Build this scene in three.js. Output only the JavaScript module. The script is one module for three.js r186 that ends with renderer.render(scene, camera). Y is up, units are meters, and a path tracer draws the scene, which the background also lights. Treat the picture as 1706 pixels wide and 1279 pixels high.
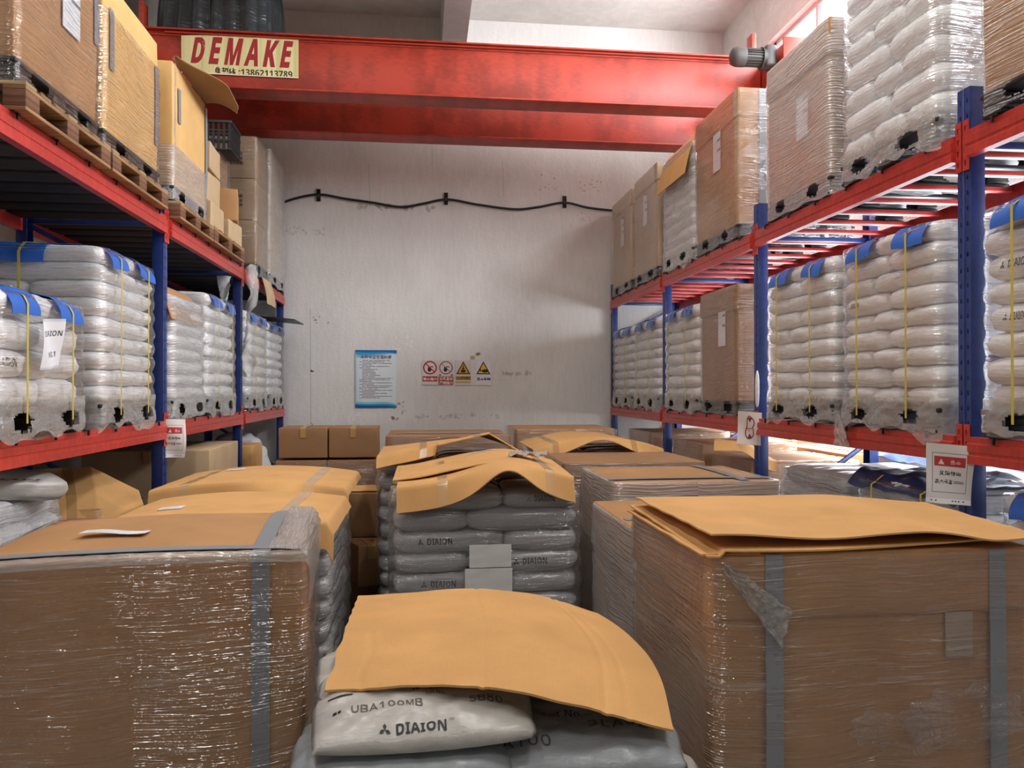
import * as THREE from 'three';
import { mergeGeometries } from 'three/addons/utils/BufferGeometryUtils.js';
import { ImprovedNoise } from 'three/addons/math/ImprovedNoise.js';
import { RectAreaLightUniformsLib } from 'three/addons/lights/RectAreaLightUniformsLib.js';

// ---------------------------------------------------------------- camera, sky, lights, exposure
const scene = new THREE.Scene();
const camera = new THREE.PerspectiveCamera(52.4, 1706 / 1279, 0.05, 60);
camera.position.set(0, 1.8, 0);
camera.rotation.order = 'YXZ';
camera.rotation.set(0.00652, -0.11309, 0);
scene.background = new THREE.Color(0.92, 1.0, 1.12);
scene.backgroundIntensity = 3.2;
RectAreaLightUniformsLib.init();
const renderer = new THREE.WebGLRenderer({ antialias: true });
renderer.toneMapping = THREE.LinearToneMapping;
renderer.toneMappingExposure = 1.0;
renderer.shadowMap.enabled = true;
const WINDOW_X = 4.3;
// daylight through the window bands of the right wall: [z centre, y centre, width, height, intensity]
const WINDOWS = [];
for (let k = 0; k < 3; k++) WINDOWS.push([-8.3 + k * 2.4, 5.55, 2.1, 1.2, 20, 'high']);
for (let k = 0; k < 3; k++) WINDOWS.push([-8.3 + k * 2.4, 2.15, 2.0, 1.7, 12, 'low']);  // lower row mostly out of view behind the rack, lights the goods there
for (const [z, y, w, h, I] of WINDOWS) {
  const l = new THREE.RectAreaLight(new THREE.Color(0.94, 0.985, 1.05), I, w, h);
  l.position.set(WINDOW_X - 0.03, y, z); l.lookAt(WINDOW_X - 2, y - 0.25, z); scene.add(l);
}

// unseen LED panels in two rows, out of view, placed to light tops and film: [x, y, z]; their lights are in makeLamps
const UNSEEN_LAMPS = [];
for (const x of [-1.5, 1.7]) for (const z of [-4.6, -1.6, 1.4]) UNSEEN_LAMPS.push([x, 6.3, z]);
const UNSEEN_LAMP_LIGHT = 34;

// ---------------------------------------------------------------- helpers
const mul = (a) => () => { a |= 0; a = (a + 0x6d2b79f5) | 0; let t = Math.imul(a ^ (a >>> 15), 1 | a); t = (t + Math.imul(t ^ (t >>> 7), 61 | t)) ^ t; return ((t ^ (t >>> 14)) >>> 0) / 4294967296; };
const rnd = mul(7);
const R = (a, b) => a + (b - a) * rnd();
const perlin = new ImprovedNoise();
const noi = (x, y, z = 0) => perlin.noise(x, y, z);
const clamp = (x, a, b) => Math.min(b, Math.max(a, x));
const sst = (a, b, x) => { const t = clamp((x - a) / (b - a), 0, 1); return t * t * (3 - 2 * t); };
const taken = {};
function numbered(n) { taken[n] = (taken[n] ?? -1) + 1; return taken[n] ? n + '_' + String(taken[n]).padStart(3, '0') : n; }
function shade(m) { m.castShadow = true; m.receiveShadow = true; return m; }
function obj(name, geo, mat, parent) {
  const g = Array.isArray(geo) ? merge(geo) : geo;
  const m = shade(new THREE.Mesh(g, mat)); m.name = numbered(name);
  (parent ?? scene).add(m); return m;
}
function tag(o, label, category, group) { o.userData.label = label; o.userData.category = category; if (group) o.userData.group = group; return o; }
function thing(name, label, category, [x, y, z], turn = 0, group) {
  const o = new THREE.Group(); o.name = numbered(name); o.position.set(x, y, z); o.rotation.y = turn; scene.add(o);
  return tag(o, label, category, group);
}
function part(name, parent) { const o = new THREE.Group(); o.name = numbered(name); parent.add(o); return o; }
function struct(name, geo, mat) { const m = obj(name, geo, mat); m.userData.kind = 'structure'; return m; }
function merge(list) { return list.length === 1 ? list[0] : mergeGeometries(list.map((g) => { const h = g.index ? g.toNonIndexed() : g; for (const k of Object.keys(h.attributes)) if (!['position', 'normal', 'uv'].includes(k)) h.deleteAttribute(k); return h; })); }
function smooth(g) {                                       // normals averaged over points that coincide
  g.computeVertexNormals();
  const p = g.attributes.position, n = g.attributes.normal, map = new Map();
  const key = (i) => Math.round(p.getX(i) * 2e4) + ',' + Math.round(p.getY(i) * 2e4) + ',' + Math.round(p.getZ(i) * 2e4);
  for (let i = 0; i < p.count; i++) { const k = key(i), a = map.get(k) ?? [0, 0, 0]; a[0] += n.getX(i); a[1] += n.getY(i); a[2] += n.getZ(i); map.set(k, a); }
  for (let i = 0; i < p.count; i++) { const a = map.get(key(i)), l = Math.hypot(...a) || 1; n.setXYZ(i, a[0] / l, a[1] / l, a[2] / l); }
  return g;
}
// a sheet of (nu x nv) quads; fn(s, t) gives [x, y, z]; uv in metres along the sheet
function grid(nu, nv, fn, { su = 1, sv = 1, keep } = {}) {
  const pos = [], uv = [], idx = [];
  for (let j = 0; j <= nv; j++) for (let i = 0; i <= nu; i++) { const s = i / nu, t = j / nv, q = fn(s, t); pos.push(q[0], q[1], q[2]); uv.push(q.length > 3 ? q[3] : s * su, q.length > 3 ? q[4] : t * sv); }
  for (let j = 0; j < nv; j++) for (let i = 0; i < nu; i++) {
    if (keep && !keep((i + 0.5) / nu, (j + 0.5) / nv)) continue;
    const a = j * (nu + 1) + i, b = a + 1, c = a + nu + 1, d = c + 1; idx.push(a, b, d, a, d, c);
  }
  const g = new THREE.BufferGeometry();
  g.setAttribute('position', new THREE.Float32BufferAttribute(pos, 3)); g.setAttribute('uv', new THREE.Float32BufferAttribute(uv, 2)); g.setIndex(idx);
  return g;
}
// a sheet with thickness: top, underside and rim
function thick(nu, nv, fn, th, { su = 1, sv = 1, keep } = {}) {
  const top = smooth(grid(nu, nv, fn, { su, sv })), p = top.attributes.position, n = top.attributes.normal, uv = top.attributes.uv;
  const on = (i, j) => i >= 0 && j >= 0 && i < nu && j < nv && (!keep || keep((i + 0.5) / nu, (j + 0.5) / nv));
  const pos = [], nor = [], uvs = [];
  const up = (k) => [p.getX(k), p.getY(k), p.getZ(k)], nn = (k) => [n.getX(k), n.getY(k), n.getZ(k)];
  const dn = (k) => up(k).map((v, c) => v - nn(k)[c] * th);
  const put = (q, m, k) => { pos.push(...q); nor.push(...m); uvs.push(uv.getX(k), uv.getY(k)); };
  const at = (i, j) => j * (nu + 1) + i;
  const rim = (a, b) => { const A = up(a), B = up(b), C = dn(b), D = dn(a), e = B.map((v, c) => v - A[c]), m = nn(a); const o = [e[1] * m[2] - e[2] * m[1], e[2] * m[0] - e[0] * m[2], e[0] * m[1] - e[1] * m[0]], l = Math.hypot(...o) || 1, f = o.map((v) => v / l); for (const [q, k] of [[A, a], [D, a], [C, b], [A, a], [C, b], [B, b]]) put(q, f, k); };
  for (let j = 0; j < nv; j++) for (let i = 0; i < nu; i++) {
    if (!on(i, j)) continue;
    const a = at(i, j), b = at(i + 1, j), c = at(i, j + 1), d = at(i + 1, j + 1);
    for (const k of [a, b, d, a, d, c]) put(up(k), nn(k), k);
    for (const k of [a, d, b, a, c, d]) put(dn(k), nn(k).map((v) => -v), k);
    if (!on(i, j - 1)) rim(a, b); if (!on(i, j + 1)) rim(d, c); if (!on(i - 1, j)) rim(c, a); if (!on(i + 1, j)) rim(b, d);
  }
  const g = new THREE.BufferGeometry();
  g.setAttribute('position', new THREE.Float32BufferAttribute(pos, 3)); g.setAttribute('normal', new THREE.Float32BufferAttribute(nor, 3)); g.setAttribute('uv', new THREE.Float32BufferAttribute(uvs, 2));
  return g;
}
// the six faces of a cube, each a grid with the given cuts; fn turns a cube point into a place; uv in metres per face
function cube(cx, cy, cz, fn) {
  const out = [];
  for (const [ax, s] of [[0, 1], [0, -1], [1, 1], [1, -1], [2, 1], [2, -1]]) {
    const [A, B] = ax === 0 ? [cz, cy] : ax === 1 ? [cx, cz] : [cx, cy];
    const pos = [], uv = [], idx = [];
    for (const b of B) for (const a of A) {
      const q = ax === 0 ? [s, b, -a * s] : ax === 1 ? [a, s, -b * s] : [a * s, b, s], r = fn(q, ax, s);
      pos.push(...r); uv.push(...(ax === 0 ? [-r[2] * s, r[1]] : ax === 1 ? [r[0], -r[2] * s] : [r[0] * s, r[1]]));
    }
    const n = A.length;
    for (let j = 0; j < B.length - 1; j++) for (let i = 0; i < n - 1; i++) { const a = j * n + i; idx.push(a, a + 1, a + n + 1, a, a + n + 1, a + n); }
    const g = new THREE.BufferGeometry();
    g.setAttribute('position', new THREE.Float32BufferAttribute(pos, 3)); g.setAttribute('uv', new THREE.Float32BufferAttribute(uv, 2)); g.setIndex(idx); g.computeVertexNormals();
    out.push(g);
  }
  return smooth(merge(out));
}
const evenly = (n) => Array.from({ length: n + 1 }, (_, i) => -1 + (2 * i) / n);
// box with rounded edges; bend(p) may push its points about
function softBox(w, h, l, r = 0.01, n = 1, bend) {
  const half = [w / 2, h / 2, l / 2], rr = Math.min(r, ...half);
  const cuts = (H) => { const k = rr / H, a = [-1, -1 + 0.3 * k, -1 + k]; for (let i = 1; i < n; i++) a.push((-1 + k) + (2 - 2 * k) * i / n); return [...a, 1 - k, 1 - 0.3 * k, 1]; };
  return cube(cuts(half[0]), cuts(half[1]), cuts(half[2]), (q) => {
    let p = q.map((v, c) => v * half[c]); const inn = p.map((v, c) => clamp(v, -half[c] + rr, half[c] - rr)), d = p.map((v, c) => v - inn[c]), L = Math.hypot(...d);
    if (L > 1e-9) p = inn.map((v, c) => v + (d[c] / L) * rr);
    return bend ? bend(p) : p;
  });
}
function at(g, x, y, z, ry = 0, rx = 0, rz = 0) { const m = new THREE.Matrix4().makeRotationFromEuler(new THREE.Euler(rx, ry, rz, 'YXZ')); m.setPosition(x, y, z); return g.applyMatrix4(m); }
function bx(w, h, l, x = 0, y = 0, z = 0, r = 0.003) {      // chamfered box, uv in metres, centre given
  const k = Math.min(r, w / 3, h / 3, l / 3), H = [w / 2, h / 2, l / 2], c = (a) => [-1, -1 + k / a, 1 - k / a, 1];
  const g = cube(c(H[0]), c(H[1]), c(H[2]), (q) => {
    const p = q.map((v, i) => v * H[i]), inn = p.map((v, i) => clamp(v, -H[i] + k, H[i] - k)), d = p.map((v, i) => v - inn[i]), L = Math.hypot(...d);
    return inn.map((v, i) => v + (L ? (d[i] / L) * k : 0));
  });
  return g.translate(x, y, z);
}
function plain(w, h, l, x = 0, y = 0, z = 0) {              // box of 12 triangles, uv in metres
  const g = new THREE.BoxGeometry(w, h, l), uv = g.attributes.uv, s = [[l, h], [l, h], [w, l], [w, l], [w, h], [w, h]];
  for (let i = 0; i < 24; i++) uv.setXY(i, uv.getX(i) * s[i >> 2][0], uv.getY(i) * s[i >> 2][1]);
  return g.translate(x, y, z);
}
function tube(points, r, seg = 40, rad = 8) { return new THREE.TubeGeometry(new THREE.CatmullRomCurve3(points.map((p) => new THREE.Vector3(...p))), seg, r, rad, false); }
function cyl(r0, r1, h, n = 20) { return new THREE.CylinderGeometry(r0, r1, h, n); }
// a flat band of width w swept along points (3-vectors), its broad side turned to the normals given
function band(points, normals, w, th = 0.0015) {
  const n = points.length, P = points.map((p) => new THREE.Vector3(...p)), pos = [], uv = [], idx = [];
  let len = 0;
  for (let i = 0; i < n; i++) {
    const t = P[Math.min(n - 1, i + 1)].clone().sub(P[Math.max(0, i - 1)]).normalize(), m = new THREE.Vector3(...normals[i]).normalize(), b = t.clone().cross(m).normalize();
    if (i) len += P[i].distanceTo(P[i - 1]);
    for (const [x, y] of [[-1, 1], [1, 1], [1, -1], [-1, -1]]) { const q = P[i].clone().addScaledVector(b, (x * w) / 2).addScaledVector(m, (y * th) / 2); pos.push(q.x, q.y, q.z); uv.push((x + 1) / 2 * w, len); }
  }
  for (let i = 0; i < n - 1; i++) for (let k = 0; k < 4; k++) { const a = i * 4 + k, b = i * 4 + ((k + 1) % 4), c = a + 4, d = b + 4; idx.push(a, b, d, a, d, c); }
  const g = new THREE.BufferGeometry(); g.setAttribute('position', new THREE.Float32BufferAttribute(pos, 3)); g.setAttribute('uv', new THREE.Float32BufferAttribute(uv, 2)); g.setIndex(idx);
  const h = g.toNonIndexed(); h.computeVertexNormals(); return h;
}

// ---------------------------------------------------------------- textures
const hash = (x, y, s) => { let h = Math.imul(x, 374761393) ^ Math.imul(y, 668265263) ^ Math.imul(s, 974634541); h = Math.imul(h ^ (h >>> 13), 1274126177); return ((h ^ (h >>> 16)) >>> 0) / 4294967296; };
function vn(x, y, px, py, s) {                             // value noise that repeats every (px, py) cells
  const ix = Math.floor(x), iy = Math.floor(y), fx = x - ix, fy = y - iy, u = fx * fx * (3 - 2 * fx), v = fy * fy * (3 - 2 * fy);
  const h = (a, b) => hash(((a % px) + px) % px, ((b % py) + py) % py, s);
  return (h(ix, iy) * (1 - u) + h(ix + 1, iy) * u) * (1 - v) + (h(ix, iy + 1) * (1 - u) + h(ix + 1, iy + 1) * u) * v;
}
function tex(w, h, fn, { srgb = false, size = [1, 1] } = {}) {
  const d = new Uint8Array(w * h * 4);
  for (let y = 0; y < h; y++) for (let x = 0; x < w; x++) { const c = fn(x / w, y / h), o = (y * w + x) * 4; for (let k = 0; k < 3; k++) d[o + k] = clamp((c.length ? c[k] : c) * 255, 0, 255); d[o + 3] = 255; }
  const t = new THREE.DataTexture(d, w, h); t.wrapS = t.wrapT = THREE.RepeatWrapping; t.magFilter = THREE.LinearFilter; t.minFilter = THREE.LinearFilter;
  if (srgb) t.colorSpace = THREE.SRGBColorSpace; t.repeat.set(1 / size[0], 1 / size[1]); t.needsUpdate = true; return t;
}
function sized(t, a, b) { const c = t.clone(); c.repeat.set(1 / a, 1 / b); c.needsUpdate = true; return c; }
function canvasTex(w, h, draw) {
  const c = document.createElement('canvas'); c.width = w; c.height = h; const g = c.getContext('2d'); draw(g, w, h);
  const t = new THREE.CanvasTexture(c); t.colorSpace = THREE.SRGBColorSpace; t.magFilter = THREE.LinearFilter; t.anisotropy = 4; return t;
}
const tKraft = tex(512, 512, (u, v) => {
  const fib = vn(u * 200, v * 60, 200, 60, 1) * 0.5 + vn(u * 60, v * 200, 60, 200, 2) * 0.5, big = vn(u * 5, v * 5, 5, 5, 3) * 0.6 + vn(u * 13, v * 13, 13, 13, 4) * 0.4;
  const flute = 0.5 + 0.5 * Math.cos(u * 2 * Math.PI * 140), g = 0.86 + 0.025 * fib + 0.1 * big + 0.018 * flute;
  return [g, g * 0.995, g * 0.98];
}, { srgb: true, size: [1.1, 1.1] });
const tFlute = tex(512, 512, (u, v) => 0.5 + 0.18 * Math.cos(u * 2 * Math.PI * 128) + 0.3 * (vn(u * 9, v * 9, 9, 9, 5) - 0.5) + 0.2 * (vn(u * 90, v * 90, 90, 90, 6) - 0.5), { size: [1.05, 1.05] });
// stretch film: fine folds drawn out along the wrapping direction
const foldField = (u, v) => {
  const w = v + 0.012 * Math.sin(u * 2 * Math.PI) + 0.04 * (vn(u * 3, v * 3, 3, 3, 11) - 0.5);
  const a = vn(u * 3, w * 90, 3, 90, 12), b = vn(u * 6, w * 230, 6, 230, 13), c = vn(u * 4, w * 44, 4, 44, 14), d = vn(u * 2, w * 9, 2, 9, 15);
  const ridge = (x) => 1 - Math.abs(2 * x - 1);
  return clamp(0.42 * ridge(a) ** 3 + 0.38 * ridge(b) ** 4 * (0.3 + d) + 0.28 * ridge(c) ** 5 * d + 0.12 * d, 0, 1);
};
const tFold = tex(768, 768, (u, v) => foldField(u, v), { size: [0.9, 0.9] });
const tVeil = tex(768, 768, (u, v) => { const f = foldField(u, v), s = vn(u * 4, v * 5, 4, 5, 17); return clamp(1.0 - 0.4 * sst(0.4, 0.9, f) * (0.1 + 0.9 * s) - 0.02 * s, 0.3, 1); }, { size: [0.9, 0.9] });
const tCrumple = tex(512, 512, (u, v) => {
  let h = 0; for (const [f, a, s] of [[4, 0.5, 21], [9, 0.28, 22], [19, 0.15, 23], [40, 0.08, 24]]) h += a * (1 - Math.abs(2 * vn(u * f, v * f * 1.5, f, Math.round(f * 1.5), s) - 1));
  return h;
}, { size: [0.6, 0.6] });
const tWood = tex(512, 512, (u, v) => { const g = vn(u * 4, v * 60, 4, 60, 31) * 0.5 + vn(u * 9, v * 150, 9, 150, 32) * 0.3 + vn(u * 3, v * 5, 3, 5, 33) * 0.2, k = 0.55 + 0.5 * g; return [k, k * 0.97, k * 0.92]; }, { srgb: true, size: [0.8, 0.8] });
const tGrime = tex(512, 512, (u, v) => { const a = vn(u * 6, v * 4, 6, 4, 41) * 0.5 + vn(u * 26, v * 5, 26, 5, 42) * 0.3 + vn(u * 60, v * 60, 60, 60, 43) * 0.2, k = 0.8 + 0.22 * sst(0.2, 0.7, a); return [k, k, k]; }, { srgb: true, size: [2.2, 1.1] });
const tConcrete = tex(512, 512, (u, v) => { const a = vn(u * 6, v * 6, 6, 6, 51) * 0.5 + vn(u * 30, v * 30, 30, 30, 52) * 0.3 + vn(u * 120, v * 120, 120, 120, 53) * 0.2, k = 0.88 + 0.14 * a; return [k, k * 0.995, k * 0.985]; }, { srgb: true, size: [2.5, 2.5] });
const tRough = tex(256, 256, (u, v) => 0.5 * vn(u * 40, v * 40, 40, 40, 61) + 0.5 * vn(u * 10, v * 10, 10, 10, 62), { size: [1, 1] });

// ---------------------------------------------------------------- materials
const std = (o) => new THREE.MeshStandardMaterial(o), phy = (o) => new THREE.MeshPhysicalMaterial(o);
const lin = (r, g, b) => new THREE.Color().setRGB(r, g, b);
const kraft = (r, g, b) => std({ color: lin(r, g, b), map: tKraft, bumpMap: tFlute, bumpScale: 0.0003, roughness: 0.82 });
const M = {
  kraftTop: kraft(0.84, 0.47, 0.175), kraftBox: kraft(0.56, 0.30, 0.125), kraftBrown: kraft(0.40, 0.215, 0.10), kraftYellowLit: kraft(0.84, 0.52, 0.2), kraftShaded: kraft(0.36, 0.21, 0.1), kraftPale: kraft(0.66, 0.47, 0.28), kraftPaleShaded: kraft(0.42, 0.29, 0.18),  // yellow kraft holds strong daylight, dark and dull kraft hold shade in their colour
  film: phy({ color: lin(0.97, 0.97, 0.97), transmission: 1, thickness: 0, transmissionMap: tVeil, roughness: 0.08, bumpMap: tFold, bumpScale: 0.012, ior: 2.0 }),
  filmClear: phy({ color: lin(0.98, 0.98, 0.98), transmission: 1, thickness: 0, roughness: 0.12, bumpMap: tCrumple, bumpScale: 0.02, ior: 2.0 }),
  filmHazy: phy({ color: lin(0.93, 0.93, 0.93), transmission: 0.72, thickness: 0, transmissionMap: tVeil, roughness: 0.16, bumpMap: tFold, bumpScale: 0.012, ior: 2.0 }),
  filmTorn: phy({ color: lin(0.95, 0.95, 0.93), transmission: 0.76, thickness: 0, roughness: 0.22, bumpMap: tCrumple, bumpScale: 0.016 }), filmVeil: phy({ color: lin(0.97, 0.97, 0.96), transmission: 0.84, thickness: 0, roughness: 0.2, bumpMap: tFold, bumpScale: 0.008, ior: 1.8 }), paperDim: std({ color: lin(0.44, 0.34, 0.25), roughness: 0.7 }),
  sackWhite: phy({ color: lin(0.88, 0.88, 0.88), roughness: 0.42, bumpMap: tCrumple, bumpScale: 0.007 }),
  sackGrey: phy({ color: lin(0.40, 0.41, 0.42), roughness: 0.3, bumpMap: tCrumple, bumpScale: 0.008, clearcoat: 1, clearcoatRoughness: 0.16 }),
  sackPale: phy({ color: lin(0.50, 0.485, 0.45), roughness: 0.33, bumpMap: tCrumple, bumpScale: 0.004, clearcoat: 0.3, clearcoatRoughness: 0.25 }),
  sackBlueGrey: phy({ color: lin(0.31, 0.345, 0.365), roughness: 0.33, bumpMap: tCrumple, bumpScale: 0.004, clearcoat: 0.3, clearcoatRoughness: 0.25 }),
  black: std({ color: lin(0.016, 0.017, 0.019), roughness: 0.45 }), greenBlack: std({ color: lin(0.03, 0.05, 0.045), roughness: 0.5 }),
  blueSheet: phy({ color: lin(0.03, 0.14, 0.55), roughness: 0.4 }), paleBlue: phy({ color: lin(0.16, 0.36, 0.72), roughness: 0.35 }), navySheet: phy({ color: lin(0.015, 0.03, 0.10), roughness: 0.4 }),
  strap: std({ color: lin(0.62, 0.50, 0.08), roughness: 0.5 }), tapeGrey: std({ color: lin(0.26, 0.28, 0.30), roughness: 0.35 }), tapeBrown: phy({ color: lin(0.50, 0.29, 0.11), roughness: 0.2 }), tapeClear: phy({ color: lin(0.66, 0.42, 0.2), roughness: 0.12 }), tapeRed: std({ color: lin(0.3, 0.06, 0.07), roughness: 0.4 }),
  paper: std({ color: lin(0.8, 0.81, 0.84), roughness: 0.7 }), paperCrumpled: std({ color: lin(0.55, 0.46, 0.42), roughness: 0.7, bumpMap: tCrumple, bumpScale: 0.02 }),
  wood: std({ color: lin(0.52, 0.31, 0.15), map: tWood, roughness: 0.8 }), woodPale: std({ color: lin(0.72, 0.52, 0.28), map: tWood, roughness: 0.8 }), woodDark: std({ color: lin(0.28, 0.13, 0.07), map: tWood, roughness: 0.8 }),
  rackRed: phy({ color: lin(0.62, 0.045, 0.032), roughness: 0.38, map: tGrime, bumpMap: tRough, bumpScale: 0.0006, clearcoat: 0.3, clearcoatRoughness: 0.3 }),
  rackBlue: phy({ color: lin(0.018, 0.05, 0.24), roughness: 0.4, map: tGrime, clearcoat: 0.3, clearcoatRoughness: 0.3 }),
  craneRed: phy({ color: lin(0.52, 0.055, 0.028), roughness: 0.45, map: tGrime }),
  deckDark: std({ color: lin(0.05, 0.045, 0.04), map: tWood, roughness: 0.8 }),
  motor: std({ color: lin(0.07, 0.065, 0.06), roughness: 0.5, metalness: 0.3 }), steel: std({ color: lin(0.35, 0.36, 0.38), roughness: 0.4, metalness: 0.8 }),
  cable: std({ color: lin(0.012, 0.012, 0.013), roughness: 0.5 }), tarp: phy({ color: lin(0.035, 0.04, 0.043), roughness: 0.3, bumpMap: tCrumple, bumpScale: 0.02 }),
  plaster: std({ color: lin(0.76, 0.745, 0.715), map: tConcrete, roughness: 0.9, bumpMap: tRough, bumpScale: 0.002 }), concreteBeam: std({ color: lin(0.6, 0.58, 0.56), map: tConcrete, roughness: 0.9 }), floor: std({ color: lin(0.3, 0.3, 0.29), map: tConcrete, roughness: 0.7 }),
  unseenWallDim: std({ color: lin(0.2, 0.19, 0.18), roughness: 0.95 }),  // dark tone of the unseen wall behind the camera, limits bounce light
  windowFrame: std({ color: lin(0.62, 0.62, 0.6), roughness: 0.5, metalness: 0.2 }), glass: phy({ color: lin(1, 1, 1), transmission: 1, thickness: 0, roughness: 0.02, ior: 1.5 }),
};
for (const m of [M.film, M.filmClear, M.filmHazy, M.glass]) m.side = THREE.DoubleSide;

// ---------------------------------------------------------------- writing (flat print)
// simple stroke characters: polylines on a 10 x 10 grid, two digits a point
const GLYPH = {
  止: '5158 5484 2428 0898', 火: '5154 5409 5499 2335 8375', 烟: '2124 2409 2439 0315 4335 5292 9299 5259 5999 6585 7376 7668 7688', 禁: '0242 2125 2205 2245 5292 7175 7255 7295 2686 0898 5859 3829 7889',
  当: '5053 2133 8173 1484 8489 1989 1686', 心: '1518 34487876 5265 8497', 车: '1282 402585 0797 5359', 辆: '0242 210535 0646 2429 5292 5954 5494 9499 6266 6657 8286 8677', 小: '515949 3416 7496', 吊: '2070 7073 2373 2023 1814 1484 8488 5359',
  仓: '5004 5094 2565 6567 2549? 25287888', 库: '5051 1191 1109 3373 5335 3565 3688 5489', 重: '2070 1292 2474 2747 7477 2577 4059 0989 1888', 地: '0343 2128 0839 5358 4463 63658372 7148 58989 6', 严: '1191 3133 6163 1595 1509 3143', 货: '3013 2125 6164 4282 2545 1565 3658 2666 6668 5709 5799', 架: '2005 0242 4245 5585 5252 8285 5282 0696 5659 5609 5699', 横: '0333 2029 2305 4393 5155 7175 4595 5676 5876 5559 7679', 梁: '1121 0314 0516 3383 4435 8385 0696 5559 5608 5698',
  最: '2070 7073 2373 2171 2023 0595 1519 3539 1737 1838 5585 8549 5599', 大: '0393 5053 5309 5399', 承: '2080 8053 5359 3464 3565 2367 0424 2407 7496 6498', 售: '3013 1216 5052 2272 2474 2676 5257 2888 2829 8889', 热: '0131 2025 0434 4191? 5181 6162 6145 8185 1828 3849 6979 8999', 线: '2104 0424 2426 0636 0838 5363 4595 6069 6298 8292',
  消: '1122 0415 0827 5053 3243 8273 4484 4449 8489 4686', 防: '1119 1131 3114 1436 5061 4292 5248 5484 8489', 安: '5051 1292 1213 0596 4339 3589', 全: '5004 5094 2575 5559 2777 0989', 管: '2103 2141 6143 6181 1494 2676 2629 2979 7679', 理: '0131 0535 2128 0838 4181 8185 4585 4383 6169 4787 3999', 制: '2003 1242 0545 2129 0608 4548 6166 8189', 度: '5051 1191 1109 2383 3135 6165 3565 2686 2869 7629',
};
function glyphs(g, text, x, y, size, color, weight = 0.11, stretch = 1) {
  g.strokeStyle = color; g.lineWidth = size * weight; g.lineCap = 'round';
  for (const ch of text) {
    for (const line of (GLYPH[ch] ?? '').replace(/[^0-9 ]/g, '').split(' ')) {
      g.beginPath();
      for (let i = 0; i + 1 < line.length; i += 2) { const px = x + (+line[i] / 10 + 0.05) * size * stretch, py = y + (+line[i + 1] / 10 + 0.05) * size; i ? g.lineTo(px, py) : g.moveTo(px, py); }
      g.stroke();
    }
    x += size * 1.06 * stretch;
  }
}
function diamonds(g, x, y, s, color) {                      // three rhombs round a point
  g.fillStyle = color;
  for (const a of [-90, 30, 150]) { const r = (d, k) => [x + Math.cos(((a + d) * Math.PI) / 180) * s * k, y + Math.sin(((a + d) * Math.PI) / 180) * s * k]; g.beginPath(); g.moveTo(x, y); g.lineTo(...r(-30, 0.58)); g.lineTo(...r(0, 1)); g.lineTo(...r(30, 0.58)); g.closePath(); g.fill(); }
}
const inkPrint = (t) => std({ map: t, alphaTest: 0.5, roughness: 0.55, side: THREE.DoubleSide });
const clearCanvas = (w, h, draw) => canvasTex(w, h, (g) => { g.clearRect(0, 0, w, h); draw(g, w, h); });
const P = {
  name: inkPrint(clearCanvas(512, 96, (g, w, h) => { diamonds(g, 44, 54, 36, '#15161a'); g.fillStyle = '#15161a'; g.font = 'bold 78px sans-serif'; g.fillText('DIAION', 110, 76); })),
  nameGrey: inkPrint(clearCanvas(512, 96, (g, w, h) => { diamonds(g, 44, 54, 36, '#4a4c50'); g.fillStyle = '#4a4c50'; g.font = 'bold 78px sans-serif'; g.fillText('DIAION', 110, 76); })),
  front: inkPrint(clearCanvas(1024, 512, (g, w, h) => {
    const k = '#191a1c'; diamonds(g, 300, 440, 34, k); g.fillStyle = k; g.font = 'bold 74px sans-serif'; g.fillText('DIAION', 350, 466); g.font = '20px sans-serif'; g.fillText('TM', 630, 425);
    g.fillStyle = '#57524c'; g.font = '78px monospace'; g.fillText('UBA100MB', 130, 300); g.fillText('5B80', 742, 292);
    g.fillStyle = k; g.font = '34px sans-serif'; g.fillText('Lot No.', 520, 205); g.font = 'bold 26px sans-serif'; g.fillRect(40, 268, 10, 14); g.fillText('品名', 50, 292); g.fillRect(66, 266, 16, 18); g.fillRect(42, 262, 18, 20);
    g.save(); g.translate(560, 158); g.rotate(-Math.PI / 2); g.font = 'bold 26px sans-serif'; g.fillText('MITSUBISHI', 0, 0); glyphs(g, '最大制度', 6, 30, 30, k, 0.13); g.fillText('B317052', 0, 92); glyphs(g, '重地安全管', 0, 112, 30, k, 0.13); glyphs(g, '消防管理', 0, 152, 30, k, 0.13); g.fillText('BR65', 80, 176); g.restore(); diamonds(g, 470, 148, 24, k);
    g.fillRect(10, 120, 130, 14);
  })),
  lot: inkPrint(clearCanvas(512, 256, (g) => { g.fillStyle = '#222'; g.font = '34px sans-serif'; g.fillText('Lot No.', 190, 60); g.fillStyle = '#4c5058'; g.font = '54px monospace'; g.fillText('UBA100', 10, 200); g.fillText('3LA02', 300, 130); })),
  block: inkPrint(clearCanvas(512, 128, (g) => { g.fillStyle = '#141416'; g.strokeStyle = '#141416'; g.lineWidth = 7; for (const [x, w] of [[10, 90], [200, 40], [290, 110]]) { g.strokeRect(x, 12, w, 100); } glyphs(g, '重', 18, 20, 80, '#141416', 0.1); for (let i = 0; i < 8; i++) g.fillRect(116 + i * 9, 14, i % 3 ? 4 : 7, 98); for (let i = 0; i < 5; i++) g.fillRect(206, 24 + i * 18, 28, 9); glyphs(g, '防', 300, 22, 80, '#141416', 0.1); g.font = 'bold 90px sans-serif'; g.fillText('K', 420, 96); })),
  avg: inkPrint(clearCanvas(256, 128, (g) => { g.fillStyle = '#15161a'; g.font = 'bold 56px sans-serif'; g.fillText('DIAION', 10, 58); g.fillRect(0, 80, 150, 12); g.fillRect(20, 100, 90, 12); })),
};

// ---------------------------------------------------------------- the loads
const FRONT = 0.02;
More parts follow.
